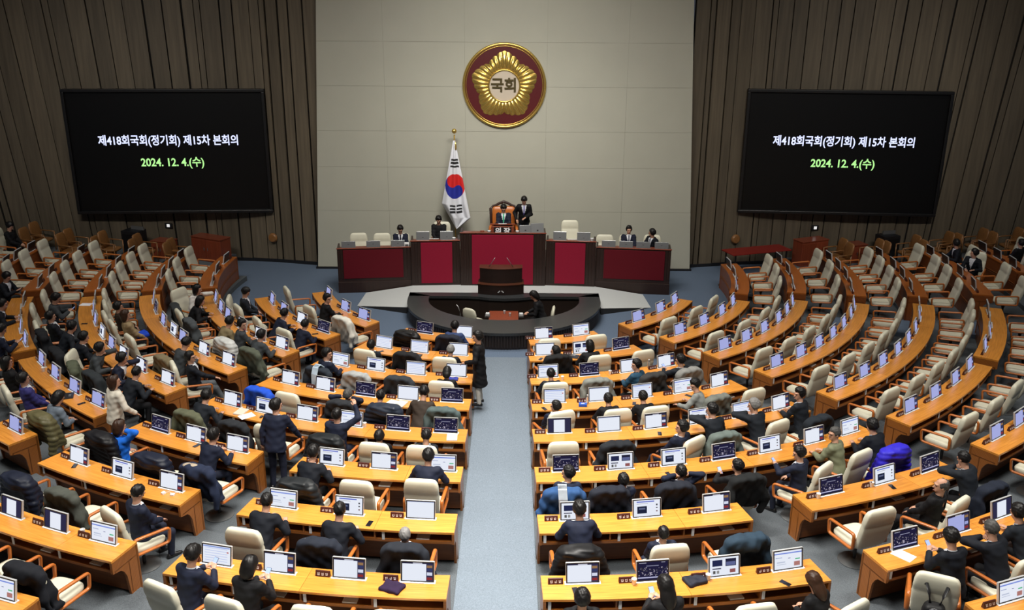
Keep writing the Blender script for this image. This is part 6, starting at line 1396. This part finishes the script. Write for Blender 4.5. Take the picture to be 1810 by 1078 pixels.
# ------------------------------------------------------------------ emblem
def emblem():
    t = empty('assembly_emblem', (-.05, 2.825, 6.24), 0, 'round maroon and gold emblem with golden flower on the stone wall', 'emblem'); R0 = 1.32
    T = lambda m: [tuple((x, -z, y)) for x, y, z in m.v]
    def put(name, m, mt, **k): m.v = T(m); return m.obj(name, t, mt, **k)
    m = MB(); m.lathe([(R0*.97, 0), (R0*.97, .06), (.01, .06)], 72); put('disc', m, M['maroon'])
    m = MB(); P_ = [(R0*math.cos(a), R0*math.sin(a), .06) for a in [k*2*PI/80 for k in range(80)]]; m.tube(P_, .045, 10, closed=True); put('outer_ring', m, M['gold'], smooth=True)
    m = MB(); P_ = [(R0*.945*math.cos(a), R0*.945*math.sin(a), .065) for a in [k*2*PI/80 for k in range(80)]]; m.tube(P_, .014, 8, closed=True); put('inner_ring', m, M['gold'], smooth=True)
    # flower: five broad petals, each of seven rounded ribs
    NR = 35; na = NR*10; nr = 14; rings = []
    for j in range(nr+1):
        s = j/nr; ring = []
        for k in range(na):
            a = 2*PI*k/na; ph = (a*5/(2*PI)) % 1; tip = math.cos(2*PI*(ph))            # +1 at the petal tips
            lob = abs(math.cos(NR*a/2))**.6; fo = abs(ph-.5)*2; dg_ = (1-fo)*36*D2R; pent = min(.825, .845*math.cos(36*D2R)/math.cos(dg_-36*D2R) if True else 0); ro = R0*(min(pent, .80)-.05*math.exp(-((dg_/D2R-36)/7)**2)+.035*lob); r0 = R0*.37
            r = r0+(ro-r0)*s; h = .07+.075*math.sin(min(1, s*1.05)*PI*.92+.12)*(0.45+.55*lob)+.03*(1-s)
            if s > .93: h = .07+(h-.07)*(1-s)/.07*.8
            ring.append((r*math.sin(a), r*math.cos(a), h))
        rings.append(ring)
    m = MB(); m.loft(rings, cap=False); put('flower', m, M['gold'], smooth=True)
    m = MB(); P_ = [(R0*.385*math.cos(a), R0*.385*math.sin(a), .13) for a in [k*2*PI/60 for k in range(60)]]; m.tube(P_, .03, 8, closed=True); put('centre_ring', m, M['gold'], smooth=True)
    m = MB(); m.lathe([(R0*.37, .05), (R0*.37, .11), (.01, .11)], 48); put('centre_disc', m, mat('pale emblem centre', (.58, .50, .40), .4, metal=.2))
    o = link('lettering', text_mesh('국회', .47, .012, heavy=.03), t, mat('dark bronze letters', (.10, .075, .03), .4, metal=.6)); o.rotation_euler = (PI/2, 0, 0); o.location = (-.01, -.13, 0)
emblem()
# ------------------------------------------------------------------ flag
def flag():
    t = empty('flag', (-1.67, 2.25, .72), 0, 'white national flag with red and blue circle hanging from a gold tipped pole', 'flag')
    zz = lambda v: 4.84-(v/5.39-12)*.0192-.72; xx = lambda u: (u-345)/5.39*.0189
    m = MB(); m.tube([(0, .04, 0), (0, .04, zz(100))], .022, 10); m.obj('pole', t, M['gold'], smooth=True)
    m = MB(); m.ball((0, .04, zz(66)), .082, 16); m.obj('finial', t, M['gold'], smooth=True); m = MB(); m.lathe([(.15, 0), (.15, .03), (.05, .10), (.025, .14)], 18); m.obj('base', t, M['grey_metal'], auto=40)
    m = MB(); m.tube([(.03, 0, zz(150)), (.045, -.02, zz(190)), (.04, -.02, zz(236))], [.012, .03, .035], 8); m.obj('tassel', t, M['gold'], smooth=True)
    nv, nu = 190, 70; V = []; img = []
    def edges(v):
        l = 335+(220-335)*min(1, (v-150)/590) if v < 740 else 220+(355-220)*(v-740)/240
        r = 352+(490-352)*min(1, (v-150)/720) if v < 870 else 490+(355-490)*(v-870)/110
        return l, r
    C = np.zeros((nv, nu, 3))
    for j in range(nv+1):
        v = 150+830*j/nv; l, r = edges(v); w = (r-l)
        for i in range(nu+1):
            u = l+w*i/nu; q = i/nu-.5; f = .05*math.sin(q*9+v*.004)*min(1, w/200)+.035*math.sin(q*17+1)*min(1, w/250); V.append((xx(u), -.02-f-.10*math.cos(q*PI)*w/270, zz(v)))
    for j in range(nv):
        v = 150+830*(j+.5)/nv; l, r = edges(v); w = r-l
        for i in range(nu):
            u = l+w*(i+.5)/nu; c = (.72, .74, .80); rel = (u-l)/w
            for b in (323, 353, 384):
                if abs(v-b) < 9 and .16 < rel < .90: c = (.012, .012, .014)
            for b in (752, 782, 812):
                if abs(v-b) < 9 and (297 < u < 350 or 360 < u < 412): c = (.012, .012, .014)
            dx, dy = (u-347)/93, (v-570)/115
            if dx*dx+dy*dy < 1:
                a = math.radians(55); px, py = dx*math.cos(a)+dy*math.sin(a), -dx*math.sin(a)+dy*math.cos(a)      # rotate the S curve
                red = py < 0
                if (px+.5)**2+py*py < .25: red = True
                if (px-.5)**2+py*py < .25: red = False
                c = (.62, .012, .012) if red else (.012, .022, .30)
            C[j, i] = c
    F = [(j*(nu+1)+i, j*(nu+1)+i+1, (j+1)*(nu+1)+i+1, (j+1)*(nu+1)+i) for j in range(nv) for i in range(nu)]
    me = quick(V, F, 'flag_cloth'); ca = me.color_attributes.new('print', 'FLOAT_COLOR', 'CORNER'); col = np.repeat(C.reshape(-1, 3), 4, axis=0)
    ca.data.foreach_set('color', np.concatenate([col, np.ones((len(col), 1))], 1).astype(np.float32).ravel())
    mt = mat('printed flag cloth', (.7, .7, .7), .8); nt = mt.node_tree; at = nt.nodes.new('ShaderNodeAttribute'); at.attribute_name = 'print'; nt.links.new(at.outputs['Color'], nt.nodes['Principled BSDF'].inputs['Base Color'])
    o = link('flag_cloth', me, t, mt); so = o.modifiers.new('thickness', 'SOLIDIFY'); so.thickness = .006
flag()
# ------------------------------------------------------------------ furniture by the board walls
def wall_chair(loc, rz, label):
    t = empty('wooden_armchair', loc, rz, label, 'chair', 'brown wooden armchairs by the walls')
    m = MB(); rounded_loft(m, [(.20, .03, -.20, .44, .15), (.25, .04, -.22, .60, .15), (.27, .045, -.27, .85, .15), (.23, .04, -.30, .98, .15), (.15, .02, -.31, 1.02, .15)], 18, 3); m.obj('backrest', t, M['brown'], smooth=True)
    m = MB(); rounded_loft(m, [(.22, .22, .02, .36, 0), (.25, .25, .02, .39, 0), (.25, .25, .02, .44, 0), (.20, .20, .02, .46, 0)], 18, 4); m.obj('seat', t, M['brown'], smooth=True)
    for sx in (-1, 1):
        m = MB(); m.tube([(sx*.27, -.24, .68), (sx*.29, .1, .66), (sx*.28, .27, .65)], .022, 8); m.obj('armrest', t, M['brown'], smooth=True)
        m = MB(); m.tube([(sx*.26, .25, 0), (sx*.28, .26, .65)], .02, 8); m.obj('leg', t, M['brown'], smooth=True); m = MB(); m.tube([(sx*.24, -.22, 0), (sx*.25, -.22, .68)], .02, 8); m.obj('leg', t, M['brown'], smooth=True)
for k, (x, y, z, rz) in enumerate(WALL_CHAIRS):
    wall_chair((x, y, z), rz, 'brown wooden armchair, %s along the %s board wall counted from the corner' % (['first', 'second', 'third', 'fourth', 'fifth', 'sixth', 'seventh', 'eighth', 'ninth', 'tenth', 'eleventh', 'twelfth'][k if k < 10 else k-10], 'left' if x < 0 else 'right'))
t = empty('red_table', (8.62, 2.62, .07), .33, 'long red table with black legs before the right board wall', 'table')
m = MB(); m.box((0, 0, .74), (2.3, .78, .035)); m.obj('tabletop', t, mat('red table top', (.20, .012, .008), .4), bevel=.006)
for sx in (-1, 1):
    for sy in (-1, 1): m = MB(); m.box((sx*1.0, sy*.3, .36), (.04, .04, .72)); m.obj('leg', t, M['black'])
def cabinet(loc, rz, d, label, mt='red_wood', door=True):
    t = empty('cabinet', loc, rz, label, 'cabinet'); m = MB(); m.box((0, 0, d[2]/2), d); m.obj('body', t, M[mt], bevel=.01)
    m = MB(); m.box((0, 0, d[2]+.012), (d[0]+.04, d[1]+.04, .025)); m.obj('top', t, M[mt], bevel=.005)
    for sx in (-1, 1): m = MB(); m.box((sx*d[0]*.25, -d[1]/2-.008, d[2]*.52), (d[0]*.46, .018, d[2]*.82)); p = m.obj('door', t, M[mt], bevel=.004); m = MB(); m.box((sx*d[0]*.06, -d[1]/2-.025, d[2]*.55), (.02, .02, .1)); m.obj('handle', p, M['grey_metal'])
cabinet((-10.15, 2.90, .249), -.45, (1.3, .5, .82), 'long reddish wood cabinet by the left board wall')
cabinet((10.55, 2.92, .249), .40, (1.1, .5, .86), 'long reddish wood cabinet by the right board wall')
cabinet((-11.75, 2.85, .355), -.3, (.7, .5, .6), 'small dark red cabinet among the brown chairs, left wall'); cabinet((12.05, 2.9, .355), .3, (.7, .5, .62), 'small dark red cabinet among the brown chairs, right wall')
for x, y, sx in ((-12.75, 2.85, -1), (13.15, 2.85, 1)):
    t = empty('equipment_rack', (x, y, .42), .3*sx, 'black equipment rack by the %s board wall' % ('left' if sx < 0 else 'right'), 'rack'); m = MB(); m.box((0, 0, .45), (.65, .5, .9)); m.obj('body', t, M['black'], bevel=.01)
    m = MB(); m.box((.0, -.26, .6), (.5, .02, .4)); m.obj('panel', t, M['frame_black']); m = MB(); m.box((.1, .1, .95), (.5, .06, .12)); m.obj('screen', t, M['grey_metal'])
